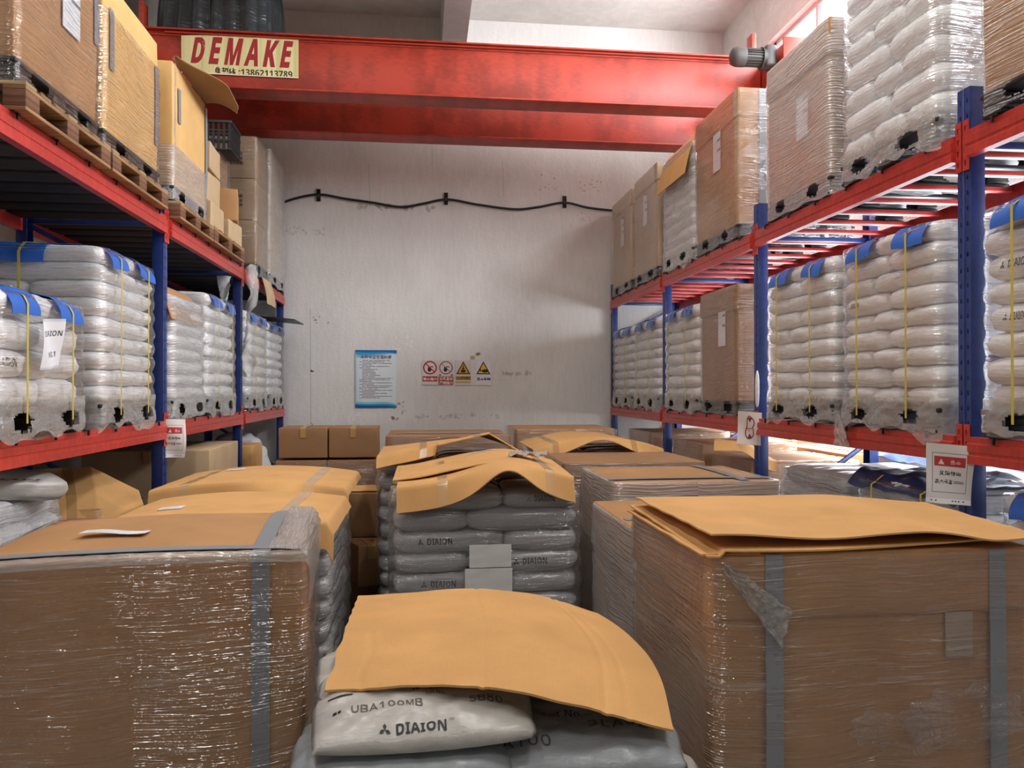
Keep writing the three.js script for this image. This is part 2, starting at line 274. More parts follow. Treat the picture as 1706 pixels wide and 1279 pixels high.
// point on a rounded rectangle (half sizes a, b, corner r) at distance s along it, starting at the middle of the +z side and going towards +x
function ringAt(a, b, r, s) {
  const A = a - r, B = b - r, q = (Math.PI / 2) * r;
  const legs = [[A, (t) => [t, b, 0, 1]], [q, (t) => { const k = t / r; return [A + Math.sin(k) * r, B + Math.cos(k) * r, Math.sin(k), Math.cos(k)]; }], [2 * B, (t) => [a, B - t, 1, 0]], [q, (t) => { const k = t / r; return [A + Math.cos(k) * r, -B - Math.sin(k) * r, Math.cos(k), -Math.sin(k)]; }],
    [2 * A, (t) => [A - t, -b, 0, -1]], [q, (t) => { const k = t / r; return [-A - Math.sin(k) * r, -B - Math.cos(k) * r, -Math.sin(k), -Math.cos(k)]; }], [2 * B, (t) => [-a, -B + t, -1, 0]], [q, (t) => { const k = t / r; return [-A - Math.cos(k) * r, B + Math.sin(k) * r, -Math.cos(k), Math.sin(k)]; }], [A, (t) => [-A + t, b, 0, 1]]];
  for (const [len, f] of legs) { if (s <= len) return f(s); s -= len; }
  return [0, b, 0, 1];
}
const ringLength = (a, b, r) => 4 * (a - r) + 4 * (b - r) + 2 * Math.PI * r;
// a wrap of film round a load: w x l, from y0 to y1, with folds, a lip turned in at the top and torn holes over the pallet's pockets
function filmWrap({ w, l, y0, y1, r = 0.05, cols = 190, rows = 40, seed = 1, lip = 0.05, holes = true, bulge = () => 0, ripple = 0.004, slant = 0, ragged = 0.02, dome = 0 }) {
  const a = w / 2, b = l / 2, L = ringLength(a, b, r), foot = holes ? clamp(0.15 / (y1 - y0), 0, 0.4) : 0, spread = (k) => (holes ? (k < 0.25 ? (k / 0.25) * foot : foot + ((k - 0.25) / 0.75) * (1 - foot)) : k);
  const top = (lip > 0 ? 3 : 0);
  return smooth(grid(cols, rows + top, (s, t) => {
    const q = ringAt(a, b, r, s * L), j = Math.round(t * (rows + top)), k = spread(Math.min(1, j / rows));
    const wrap = (z) => noi(Math.cos(s * 2 * Math.PI) * 3 + seed * 7, z, Math.sin(s * 2 * Math.PI) * 3);
    let y = y0 + (y1 - y0) * k + (k < 0.04 ? ragged * wrap(3.3) * 2 : 0);
    let off = bulge(y, q) + ripple * (wrap(y * 16 + slant * s * 8) + 0.6 * noi(s * 160 + seed, y * 30, seed));
    if (k > 0.93 && lip > 0) off -= 0.004;
    const inn = j > rows ? ((j - rows) / top) * lip : 0;
    if (inn) { y += 0.004 - inn * 0.05 + dome * inn; off -= inn; }
    return [q[0] + q[2] * off, y, q[1] + q[3] * off, s * L, y];
  }, {
    keep: (s, t) => {
      if (!holes) return true;
      const q = ringAt(a, b, r, s * L), y = y0 + (y1 - y0) * spread(Math.min(1, t * (rows + top) / rows)), along = Math.abs(q[2]) > 0.9 ? q[1] : Math.abs(q[3]) > 0.9 ? q[0] : 9;
      for (const c of [-0.24, 0.24]) { const e = ((along - c + 0.05 * noi(seed, c * 9, 2)) / (0.085 + 0.04 * noi(seed * 3.1, c * 5, along * 9))) ** 2 + ((y - 0.075) / 0.045) ** 2; if (e < 1 + 0.6 * noi(along * 40, y * 40, seed)) return false; }
      return true;
    },
  }));
}
function plasticPallet(parent, w, l, h, mat = M.black) {
  const p = part('pallet', parent);
  obj('pallet_deck', bx(w - 0.02, 0.025, l - 0.02, 0, h - 0.0125, 0, 0.006), mat, p);
  const foot = bx(0.15, h - 0.045, 0.13, 0, (h - 0.045) / 2 + 0.02, 0, 0.008), rib = bx(0.152, 0.008, 0.134, 0, 0, 0, 0.002);
  const f = merge([foot, ...[0.035, 0.06, 0.085].filter((y) => y < h - 0.03).map((y) => rib.clone().translate(0, y, 0))]);
  for (const x of [-1, 0, 1]) for (const z of [-1, 0, 1]) { const m = obj('pallet_foot', f, mat, p); m.position.set(x * (w / 2 - 0.095), 0, z * (l / 2 - 0.085)); }
  const skid = bx(w - 0.02, 0.02, 0.12, 0, 0.01, 0, 0.005);
  for (const z of [-1, 0, 1]) obj('pallet_skid', skid, mat, p).position.set(0, 0, z * (l / 2 - 0.085));
  return p;
}
function woodenPallet(label, x, d, y, w, l, h = 0.13, turn = 0, group = 'wooden pallets on the upper left rack') {
  const t = thing('wooden_pallet', label, 'pallet', [x, y, -d], turn, group);
  const board = bx(w, 0.018, 0.1, 0, 0, 0, 0.003), base = bx(0.1, 0.018, l, 0, 0, 0, 0.003), blk = bx(0.1, h - 0.054, 0.13, 0, 0, 0, 0.004);
  for (let k = 0; k < 7; k++) obj('board', board, k % 3 ? M.wood : M.woodPale, t).position.set(0, h - 0.009, (k / 6 - 0.5) * (l - 0.1));
  const stringer = bx(0.1, 0.018, l, 0, 0, 0, 0.003);
  for (const sx of [-1, 0, 1]) {
    obj('stringer', stringer, M.wood, t).position.set(sx * (w / 2 - 0.05), h - 0.027, 0);
    for (const sz of [-1, 0, 1]) obj('block', blk, M.woodDark, t).position.set(sx * (w / 2 - 0.05), 0.018 + (h - 0.054) / 2, sz * (l / 2 - 0.065));
    obj('bottom_board', base, M.wood, t).position.set(sx * (w / 2 - 0.05), 0.009, 0);
  }
  return t;
}
const noteSheet = canvasTex(256, 320, (g, w, h) => { g.fillStyle = '#e9ebef'; g.fillRect(0, 0, w, h); g.fillStyle = '#7b8088'; for (let i = 0; i < 9; i++) g.fillRect(24, 36 + i * 28, 60 + hash(i, 1, 5) * 140, 7); });
M.note = std({ map: noteSheet, roughness: 0.6 });
// a carton on a plastic pallet in stretch film; o.lid: height of the cap; o.bare: share of the height that the film leaves bare at the top
function cartonLoad(o) {
  const { x, d, y, w, l, h, label, group, turn = 0, lid = 0, mat = M.kraftBox, lidMat, ph = 0.12, seed = 1, side = -1, filmTop, dome = 0.012, dense = 1, film = M.film, cols, rows } = o;
  const t = thing('wrapped_carton', label, 'carton', [x, y, -d], turn, group);
  plasticPallet(t, w, l, ph, o.palletMat);
  const bw = w - 0.05, bl = l - 0.05, bh = h - ph - 0.004, lean = o.lean ?? [0, 0];
  const bend = (H, y0) => (p) => { const k = (p[1] + H / 2) / H, e = 0.012 * Math.sin(Math.PI * clamp(k, 0, 1)) * (1 + 0.5 * noi(seed, p[0] * 2, p[2] * 2)); return [p[0] * (1 + e) + lean[0] * (y0 + p[1]), p[1] + (k > 0.9 ? dome * (1 - (2 * p[0] / bw) ** 2) * (1 - (2 * p[2] / bl) ** 2) + 0.004 * noi(p[0] * 5, p[2] * 5, seed) : 0), p[2] * (1 + e) + lean[1] * (y0 + p[1])]; };
  const body = softBox(bw, bh, bl, 0.012, 6, bend(bh, bh / 2)).translate(0, ph + bh / 2, 0);
  obj('carton_body', body, mat, t);
  if (lid) {
    const cap = softBox(bw + 0.018, lid, bl + 0.018, 0.012, 6, (p) => bend(bh, bh - lid / 2)(p)).translate(0, h - lid / 2 + 0.006, 0);
    obj('carton_lid', cap, lidMat ?? mat, t);
  }
  const tw = 0.06, th = 0.0025;
  for (const [face, off, y0 = ph, y1 = h] of o.tapes ?? []) {       // strips of tape up a face
    const e = 0.013 + (lid ? 0.01 : 0), z = bl / 2 + e, X = bw / 2 + e, n = 14, pts = [], nor = [];
    for (let i = 0; i <= n; i++) { const yy = y0 + ((y1 - y0) * i) / n, k = Math.sin(Math.PI * clamp((yy - ph) / bh, 0, 1)) * 0.0055; const q = face === 'z' ? [off, yy, z - 0.004 + k * bl / 1.1] : [side * (X - 0.004 + k), yy, off]; pts.push([q[0] + lean[0] * (yy - ph), q[1], q[2] + lean[1] * (yy - ph)]); nor.push(face === 'z' ? [0, 0, 1] : [side, 0, 0]); }
    obj('tape', band(pts, nor, tw, th), o.tapeMat ?? M.tapeGrey, t);
  }
  for (const [dir, off] of o.topTapes ?? []) {                      // strips of tape over the top
    const n = 16, pts = [], nor = [], top = h + (lid ? 0.008 : 0.004);
    for (let i = 0; i <= n; i++) { const k = i / n * 2 - 1, a = dir === 'z' ? off : k * bw / 2, b = dir === 'z' ? k * bl / 2 : off; pts.push([a + lean[0] * bh, top + dome * (1 - (2 * a / bw) ** 2) * (1 - (2 * b / bl) ** 2), b + lean[1] * bh]); nor.push([0, 1, 0]); }
    obj('tape', band(pts, nor, tw, th), o.tapeMat ?? M.tapeGrey, t);
  }
  for (const [face, off, yy, pw, phh, m] of o.papers ?? []) {
    const g = plain(pw, phh, 0.002); g.rotateY(face === 'z' ? 0 : side * Math.PI / 2);
    const e = 0.016 + (lid && yy > h - lid ? 0.01 : 0); g.translate(face === 'z' ? off : side * (bw / 2 + e), yy, face === 'z' ? bl / 2 + e : off);
    obj('paper_sheet', g, m ?? M.note, t);
  }
  if (film) {
    const bulge = (yy, q) => 0.012 * Math.sin(Math.PI * clamp((yy - ph) / bh, 0, 1)) * 0.5 * (Math.abs(q[2]) > 0.7 ? w : l) + (lid && yy > h - lid - 0.02 ? 0.01 : 0);
    const F = filmWrap({ w: w - 0.012, l: l - 0.012, y0: 0.004, y1: filmTop ?? h - 0.004, seed, bulge, cols: cols ?? Math.round((d > 6.5 ? 120 : 175) * dense), rows: rows ?? Math.round((d > 6.5 ? 30 : 40) * dense), lip: filmTop ? 0 : o.lip ?? 0.04, holes: o.holes ?? true, slant: 1, ragged: 0.012 });
    if (lean[0] || lean[1]) { const p = F.attributes.position; for (let i = 0; i < p.count; i++) { const k = Math.max(0, p.getY(i) - ph); p.setX(i, p.getX(i) + lean[0] * k); p.setZ(i, p.getZ(i) + lean[1] * k); } smooth(F); }
    obj('stretch_film', F, film, t);
  }
  return t;
}
// sacks: bodies of half sizes 1 x 1 x 1 to be scaled, a few variants
function sackPoint(q, seed, n = 7, k = 3.4) {
  const L = Math.hypot(...q), u = q.map((v) => v / L), s = 1 / ((Math.abs(u[0]) ** n + Math.abs(u[2]) ** n) ** (k / n) + Math.abs(u[1]) ** k) ** (1 / k);
  const p = u.map((v) => v * s), end = Math.abs(p[0]) ** 6;
  const f = 1 + 0.03 * noi(p[0] * 2.2 + seed * 5, p[1] * 1.5, p[2] * 2.2) + 0.022 * noi(p[0] * 6, p[1] * 3 + seed, p[2] * 6) - 0.03 * end * (0.5 + 0.5 * Math.sin(Math.atan2(p[1], p[2]) * 9 + seed * 3));
  return [p[0] * f, p[1] * (f + 0.06 * noi(p[0] * 3, p[2] * 3, seed * 9)), p[2] * f];
}
const SACK = [0, 1, 2, 3, 4, 5].map((s) => { const g = cube(evenly(11), evenly(6), evenly(9), (q) => sackPoint([q[0], q[1], q[2]], s + 1)), uv = g.attributes.uv; for (let i = 0; i < uv.count; i++) uv.setXY(i, uv.getX(i) * 0.33 + s * 0.13, uv.getY(i) * 0.1); return g; });
const sackPatch = (seed, x0, x1, y0, y1, face) => smooth(grid(14, 6, (s, t) => { const a = x0 + (x1 - x0) * s, b = y0 + (y1 - y0) * t, p = sackPoint({ 'z': [a, b, 1], 'z-': [-a, b, -1], 'x-': [-1, b, a], 'x': [1, b, -a] }[face], seed); return [p[0] * 1.012, p[1] * 1.012, p[2] * 1.012]; }));
// where the five sacks of a layer lie: [x, z, half x, half z, turned]
function layer(w, l, flip) {
  const a = w * 0.4, out = [];                                      // two across on one side, three on the other
  for (const k of [-1, 1]) out.push([w / 2 - a / 2, (k * l) / 4, a / 2, l / 4, 1]);
  for (const k of [-1, 0, 1]) out.push([-a / 2, (k * l) / 3, (w - a) / 2, l / 6, 0]);
  return flip ? out.map(([x, z, p, q, r]) => [-x, -z, p, q, r]) : out;
}
function sackStack(o) {
  const { x, d, y, w, l, layers, lh = 0.1, label, group, turn = 0, mat = M.sackWhite, ph = 0.13, seed = 1, straps = true, blue = true, film = M.film, side = -1, taper = 0, prints = [] } = o;
  const t = thing('wrapped_sack_stack', label, 'sack stack', [x, y, -d], turn, group), r = mul(seed * 101 + 5);
  if (ph) plasticPallet(t, w, l, ph, o.palletMat);
  const W = w - 0.05, Lz = l - 0.05, top = ph + layers * lh;
  for (let k = 0; k < layers; k++) {
    const shrink = 1 - taper * Math.max(0, k - layers + 3);
    layer(W * shrink, Lz * shrink, k % 2).forEach(([sx, sz, hx, hz, turned], i) => {
      const v = Math.floor(r() * 6), m = obj('sack', SACK[v], mat, t);
      m.position.set(sx + (r() - 0.5) * 0.02, ph + (k + 0.5) * lh, sz + (r() - 0.5) * 0.02);
      const longX = hx > hz; m.rotation.y = (longX ? 0 : Math.PI / 2) + (r() - 0.5) * 0.05; m.rotation.z = (r() - 0.5) * 0.03;
      m.scale.set((longX ? hx : hz) * 1.03, lh * 0.6, (longX ? hz : hx) * 1.03);
      m.userData.spot = [k, i]; m.userData.variant = v + 1; m.userData.longX = longX;
    });
  }
  for (const [k, face, where, a, b, kind] of prints) {              // print on the sack of layer k that shows on a face ('z' near end, 'x-' or 'x' aisle), nearest to where
    const f = (s) => (face === 'z' ? s.position.z - 0.5 * Math.abs(s.position.x - where) : (face === 'x' ? 1 : -1) * s.position.x - 0.5 * Math.abs(s.position.z - where));
    const s = t.children.filter((c) => c.userData.spot && c.userData.spot[0] === k).sort((p, q) => f(q) - f(p))[0];
    const local = s.userData.longX ? face : { z: 'x-', 'x-': 'z-', x: 'z' }[face];
    obj('print', sackPatch(s.userData.variant, a, b, -0.35, 0.5, local), P[kind ?? 'name'], s);
  }
  for (const c of t.children) { delete c.userData.spot; delete c.userData.variant; delete c.userData.longX; }
  const wave = (yy) => (yy > ph ? 0.013 * (Math.abs(Math.sin((Math.PI * (yy - ph)) / lh)) - 0.55) - taper * 0.5 * w * clamp((yy - ph) / lh - layers + 2.5, 0, 2) : 0);
  if (film) obj('stretch_film', filmWrap({ w, l, y0: 0.004, y1: top - 0.02, seed, r: 0.09, bulge: wave, cols: d > 6.5 ? 120 : 180, rows: layers * (d > 6.5 ? 5 : 6) + 12, ripple: 0.007, lip: 0.1, holes: o.holes ?? ph > 0 }), film, t);
  if (film && ph && y > 1) obj('film_skirt', filmWrap({ w: w + 0.012, l: l + 0.012, y0: 0.006, y1: ph + 0.05, seed: seed + 3, r: 0.08, cols: 200, rows: 16, ripple: 0.01, lip: 0, ragged: 0.05 }), M.filmTorn, t);
  const dome = (a, b) => top + 0.012 - 0.035 * (Math.abs(2 * a / w) ** 4 + Math.abs(2 * b / l) ** 4) + 0.01 * noi(a * 6, b * 6, seed);
  if (o.cover) obj('cover_sheet', thick(34, 26, (s, q) => { const a = (s - 0.5) * (w + 0.12), b = (0.5 - q) * (l + 0.06), e = Math.max(0, Math.abs(a) - w / 2 + 0.06); return [a - Math.sign(a) * e * 0.35, top + 0.02 - e * 0.7 + 0.035 * noi(a * 4, b * 5, seed) + 0.018 * noi(a * 13, b * 11, seed + 2), b]; }, 0.003, { su: w, sv: l }), o.cover, t);
  const topAt = (a, b) => dome(a, b) + 0.012;
  const runs = [[-l * 0.24, 0], [l * 0.26, 0], ...(o.cross ? [[w * 0.08, 1]] : [])];
  for (const [c, across] of runs) {
    const H = (across ? l : w) / 2 + 0.022, bend = (yy) => (yy > ph ? -taper * 0.5 * w * clamp((yy - ph) / lh - layers + 2.5, 0, 2) : 0) + 0.004 * noi(yy * 3, c * 9, seed), turnTo = (a, yy, b) => (across ? [b, yy, a] : [a, yy, b]), sg = across ? 1 : side;
    if (blue) obj('edge_sheet', thick(44, 8, (s, q) => {               // blue sheet under the strap, bent down over the edges
      const u = (s - 0.5) * (2 * H + 0.16), e = Math.max(0, Math.abs(u) - H + 0.05), a = Math.sign(u) * Math.min(Math.abs(u), H - 0.05 + 0.045 * Math.sin(Math.min(1.57, e * 16))), v = (q - 0.5) * (0.26 + 0.05 * noi(s * 3, c, seed)), z = c + v;
      return turnTo(a, topAt(across ? z : a, across ? a : z) - e * 0.75 - 0.02 * e * Math.cos(v * 20), across ? z : z).map((k, i) => (i === 2 && !across ? -(-k) : k));
    }, 0.003, { su: w, sv: 0.26 }), o.blueMat ?? M.blueSheet, t);
    if (!straps) continue;
    const pts = [], nor = [];
    for (let yy = 0.07; yy < top - 0.04; yy += 0.03) { pts.push(turnTo(sg * (H + bend(yy)), yy, c + 0.006 * noi(yy * 3, c * 9, seed))); nor.push(turnTo(sg, 0, 0)); }
    const n = 18; for (let i = 0; i <= n; i++) { const a = sg * H * (1 - (2 * i) / n) * 0.97; pts.push(turnTo(a, topAt(across ? c : a, across ? a : c) + 0.008 - (i === 0 || i === n ? 0.03 : 0), c)); nor.push([0, 1, 0]); }
    for (let yy = top - 0.05; yy > 0.07; yy -= 0.06) { pts.push(turnTo(-sg * (H + bend(yy)), yy, c)); nor.push(turnTo(-sg, 0, 0)); }
    obj('strap', band(pts, nor, 0.015), M.strap, t);
  }
  return t;
}
// a flat cardboard box with folded flaps and a strip of tape
function carton(label, x, y, d, w, h, l, { turn = 0, mat = M.kraftBox, group, seed = 1, tapeMat = M.tapeBrown, tilt = 0 } = {}) {
  const t = thing('cardboard_box', label, 'box', [x, y, -d], turn, group); t.rotation.z = tilt;
  obj('box_body', softBox(w, h, l, 0.008, 4, (p) => [p[0] + 0.006 * noi(p[1] * 6, p[2] * 6, seed), p[1] + 0.004 * noi(p[0] * 5, p[2] * 5, seed), p[2] + 0.006 * noi(p[0] * 6, p[1] * 6, seed)]).translate(0, h / 2, 0), mat, t);
  const n = 3, pts = [], nor = [], e = 0.0065; const drop = Math.min(0.1, h * 0.4);
  for (const [q, m] of [[[0, h - drop, l / 2 + e], [0, 0, 1]], [[0, h - 0.01, l / 2 + e], [0, 0, 1]], [[0, h + e - 0.001, l / 2 - 0.01], [0, 1, 0]], [[0, h + e - 0.001, -l / 2 + 0.01], [0, 1, 0]]]) { pts.push(q); nor.push(m); }
  obj('tape', band(pts, nor, 0.055, 0.001), tapeMat, t);
  return t;
}

// ---------------------------------------------------------------- the room
const ROOM = { l: -3.3, r: WINDOW_X, back: -10.85, front: 5.2, top: 6.95, t: 0.24 };
const wallPrint = canvasTex(2048, 1952, (g, w, h) => {
  g.fillStyle = '#e4e1dc'; g.fillRect(0, 0, w, h);
  const im = g.getImageData(0, 0, w, h);
  for (let y = 0; y < h; y++) for (let x = 0; x < w; x++) { const k = 1 + 0.05 * (vn(x / 90, y / 140, 99, 99, 71) - 0.5) + 0.05 * (vn(x / 400, y / 300, 99, 99, 72) - 0.5) + 0.03 * (vn(x / 7, y / 40, 999, 99, 73) - 0.5) + 0.02 * (vn(x / 2, y / 2, 2048, 2048, 74) - 0.5), o = (y * w + x) * 4; for (let c = 0; c < 3; c++) im.data[o + c] = clamp(im.data[o + c] * k, 0, 255); }
  g.putImageData(im, 0, 0);
  const px = (X, Y) => [((X - ROOM.l) / (ROOM.r - ROOM.l)) * w, (1 - Y / ROOM.top) * h], r = mul(77);
  const spot = (X, Y, n, sx, sy, col, s0, s1) => { for (let i = 0; i < n; i++) { const [a, b] = px(X + (r() - 0.5) * sx, Y + (r() - 0.5) * sy); g.fillStyle = col; g.beginPath(); g.ellipse(a, b, s0 + r() * s1, (s0 + r() * s1) * 0.7, r() * 3, 0, 7); g.fill(); } };
  spot(-1.55, 1.3, 7, 0.12, 0.08, 'rgba(90,85,80,0.5)', 2, 5); spot(-1.42, 2.75, 9, 0.3, 0.12, 'rgba(120,116,110,0.5)', 1.5, 4); spot(-1.5, 2.05, 3, 0.04, 0.05, 'rgba(50,46,42,0.85)', 2, 3);
  spot(-0.3, 2.45, 10, 0.3, 0.2, 'rgba(250,248,240,0.8)', 2, 4); spot(-0.9, 1.4, 14, 0.25, 0.15, 'rgba(245,242,235,0.7)', 2, 5); spot(-0.3, 1.55, 10, 0.3, 0.2, 'rgba(150,130,115,0.4)', 2, 6);
  spot(1.75, 4.7, 12, 0.3, 0.25, 'rgba(140,130,120,0.5)', 1.5, 3); spot(2.35, 4.68, 16, 0.35, 0.2, 'rgba(140,130,120,0.5)', 1.5, 3); spot(2.2, 4.25, 8, 0.3, 0.2, 'rgba(140,130,120,0.5)', 1.5, 3);
  spot(0.5, 1.42, 22, 1.2, 0.05, 'rgba(160,135,120,0.25)', 3, 9); spot(1.25, 2.02, 14, 0.5, 0.03, 'rgba(150,125,110,0.3)', 3, 8); spot(-0.4, 1.4, 6, 0.1, 0.03, 'rgba(130,105,90,0.5)', 3, 6);
  spot(-0.4, 4.3, 26, 1.1, 0.06, 'rgba(150,140,135,0.3)', 4, 12); spot(-1.6, 3.95, 30, 0.5, 0.1, 'rgba(165,160,155,0.3)', 2, 5); spot(0.75, 2.28, 3, 0.04, 0.02, 'rgba(130,120,95,0.8)', 4, 4);
  g.strokeStyle = 'rgba(110,105,100,0.5)'; g.lineWidth = 1.5; g.beginPath(); g.moveTo(...px(-1.53, 2.9)); g.lineTo(...px(-1.52, 1.3)); g.stroke();
  g.strokeStyle = 'rgba(130,125,120,0.4)'; for (const [X, Y0, Y1] of [[-0.75, 4.9, 4.3], [0.1, 6.2, 4.9], [1.1, 5.0, 4.5]]) { g.beginPath(); g.moveTo(...px(X, Y0)); g.lineTo(...px(X + 0.02, Y1)); g.stroke(); }
});
{
  const { l, r, back, front, top, t } = ROOM, W = r - l, Lz = front - back, mz = (front + back) / 2;
  struct('floor', plain(W + 2 * t, 0.2, Lz + 2 * t, (l + r) / 2, -0.1, mz), M.floor);
  struct('ceiling', plain(W + 2 * t, 0.2, Lz + 2 * t, (l + r) / 2, top + 0.1, mz), M.plaster);
  struct('wall_left', plain(t, top, Lz, l - t / 2, top / 2, mz), M.plaster);
  struct('wall_front', plain(W + 2 * t, top, t, (l + r) / 2, top / 2, front + t / 2), M.unseenWallDim);  // unseen, kept dark so that front faces get little bounced light
  struct('wall_back', thick(1, 1, (s, q) => [l + W * s, top * q, back, s, q], t), std({ map: wallPrint, roughness: 0.9, bumpMap: sized(tRough, 0.12, 0.12), bumpScale: 0.003 }));
  struct('trim_1', plain(0.3, 0.85, Lz, 0.38, top - 0.425, mz), M.concreteBeam);
  // right wall with its two rows of openings
  const bits = [plain(t, 1.3, Lz, r + t / 2, 0.65, mz), plain(t, 1.95, Lz, r + t / 2, 3.975, mz), plain(t, top - 6.15, Lz, r + t / 2, (top + 6.15) / 2, mz)];
  for (const row of ['high', 'low']) {
    const ws = WINDOWS.filter((w) => w[5] === row), y = ws[0][1], h = ws[0][3]; let z = back;
    for (const [wz, , w] of [...ws, [front + 9, 0, 2]]) { const e = Math.min(front, wz - w / 2); bits.push(plain(t, h, e - z, r + t / 2, y, (e + z) / 2)); z = wz + w / 2; if (z > front) break; }
  }
  struct('wall_right', bits, M.plaster);
  WINDOWS.forEach(([z, y, w, h], i) => {
    const g = new THREE.Group(); g.name = 'window_' + (i + 1); g.userData.kind = 'structure'; g.position.set(r + 0.12, y, z); scene.add(g);
    const f = 0.05;
    obj('window_frame', [bx(0.07, f, w, 0, h / 2 - f / 2, 0), bx(0.07, f, w, 0, -h / 2 + f / 2, 0), bx(0.07, h, f, 0, 0, w / 2 - f / 2), bx(0.07, h, f, 0, 0, -w / 2 + f / 2), bx(0.06, h, 0.04, 0, 0, 0)], M.windowFrame, g);
    for (const s of [-1, 1]) obj('pane', plain(0.005, h - 2 * f, w / 2 - f - 0.02, 0, 0, s * (w / 4 - 0.015)), M.glass, g);
  });
}

UNSEEN_LAMPS.forEach(([x, y, z], i) => {  // out of view above the aisle, lighting load tops and right rack faces
  const t = thing('unseen_ceiling_lamp', 'unseen white LED panel lamp, ' + ['left', 'right'][Math.floor(i / 3)] + ' row, ' + ['first', 'second', 'third'][i % 3] + ' from the crane', 'lamp', [x, y, z]);
  obj('housing', bx(0.32, 0.05, 1.22, 0, 0.03, 0, 0.006), M.windowFrame, t);
  for (const s of [-1, 1]) obj('hanger', cyl(0.004, 0.004, ROOM.top - y - 0.05, 6).translate(0, (ROOM.top - y - 0.05) / 2 + 0.05, s * 0.5), M.steel, t);
  obj('diffuser', plain(0.3, 0.004, 1.2, 0, 0.002, 0), std({ color: lin(0.9, 0.9, 0.9), emissive: lin(1, 0.98, 0.95), emissiveIntensity: 1.2 }), t);
  const l = new THREE.RectAreaLight(new THREE.Color(1, 0.97, 0.93), UNSEEN_LAMP_LIGHT, 0.3, 1.2); l.position.set(x, y - 0.006, z); l.rotation.x = -Math.PI / 2; scene.add(l);
});

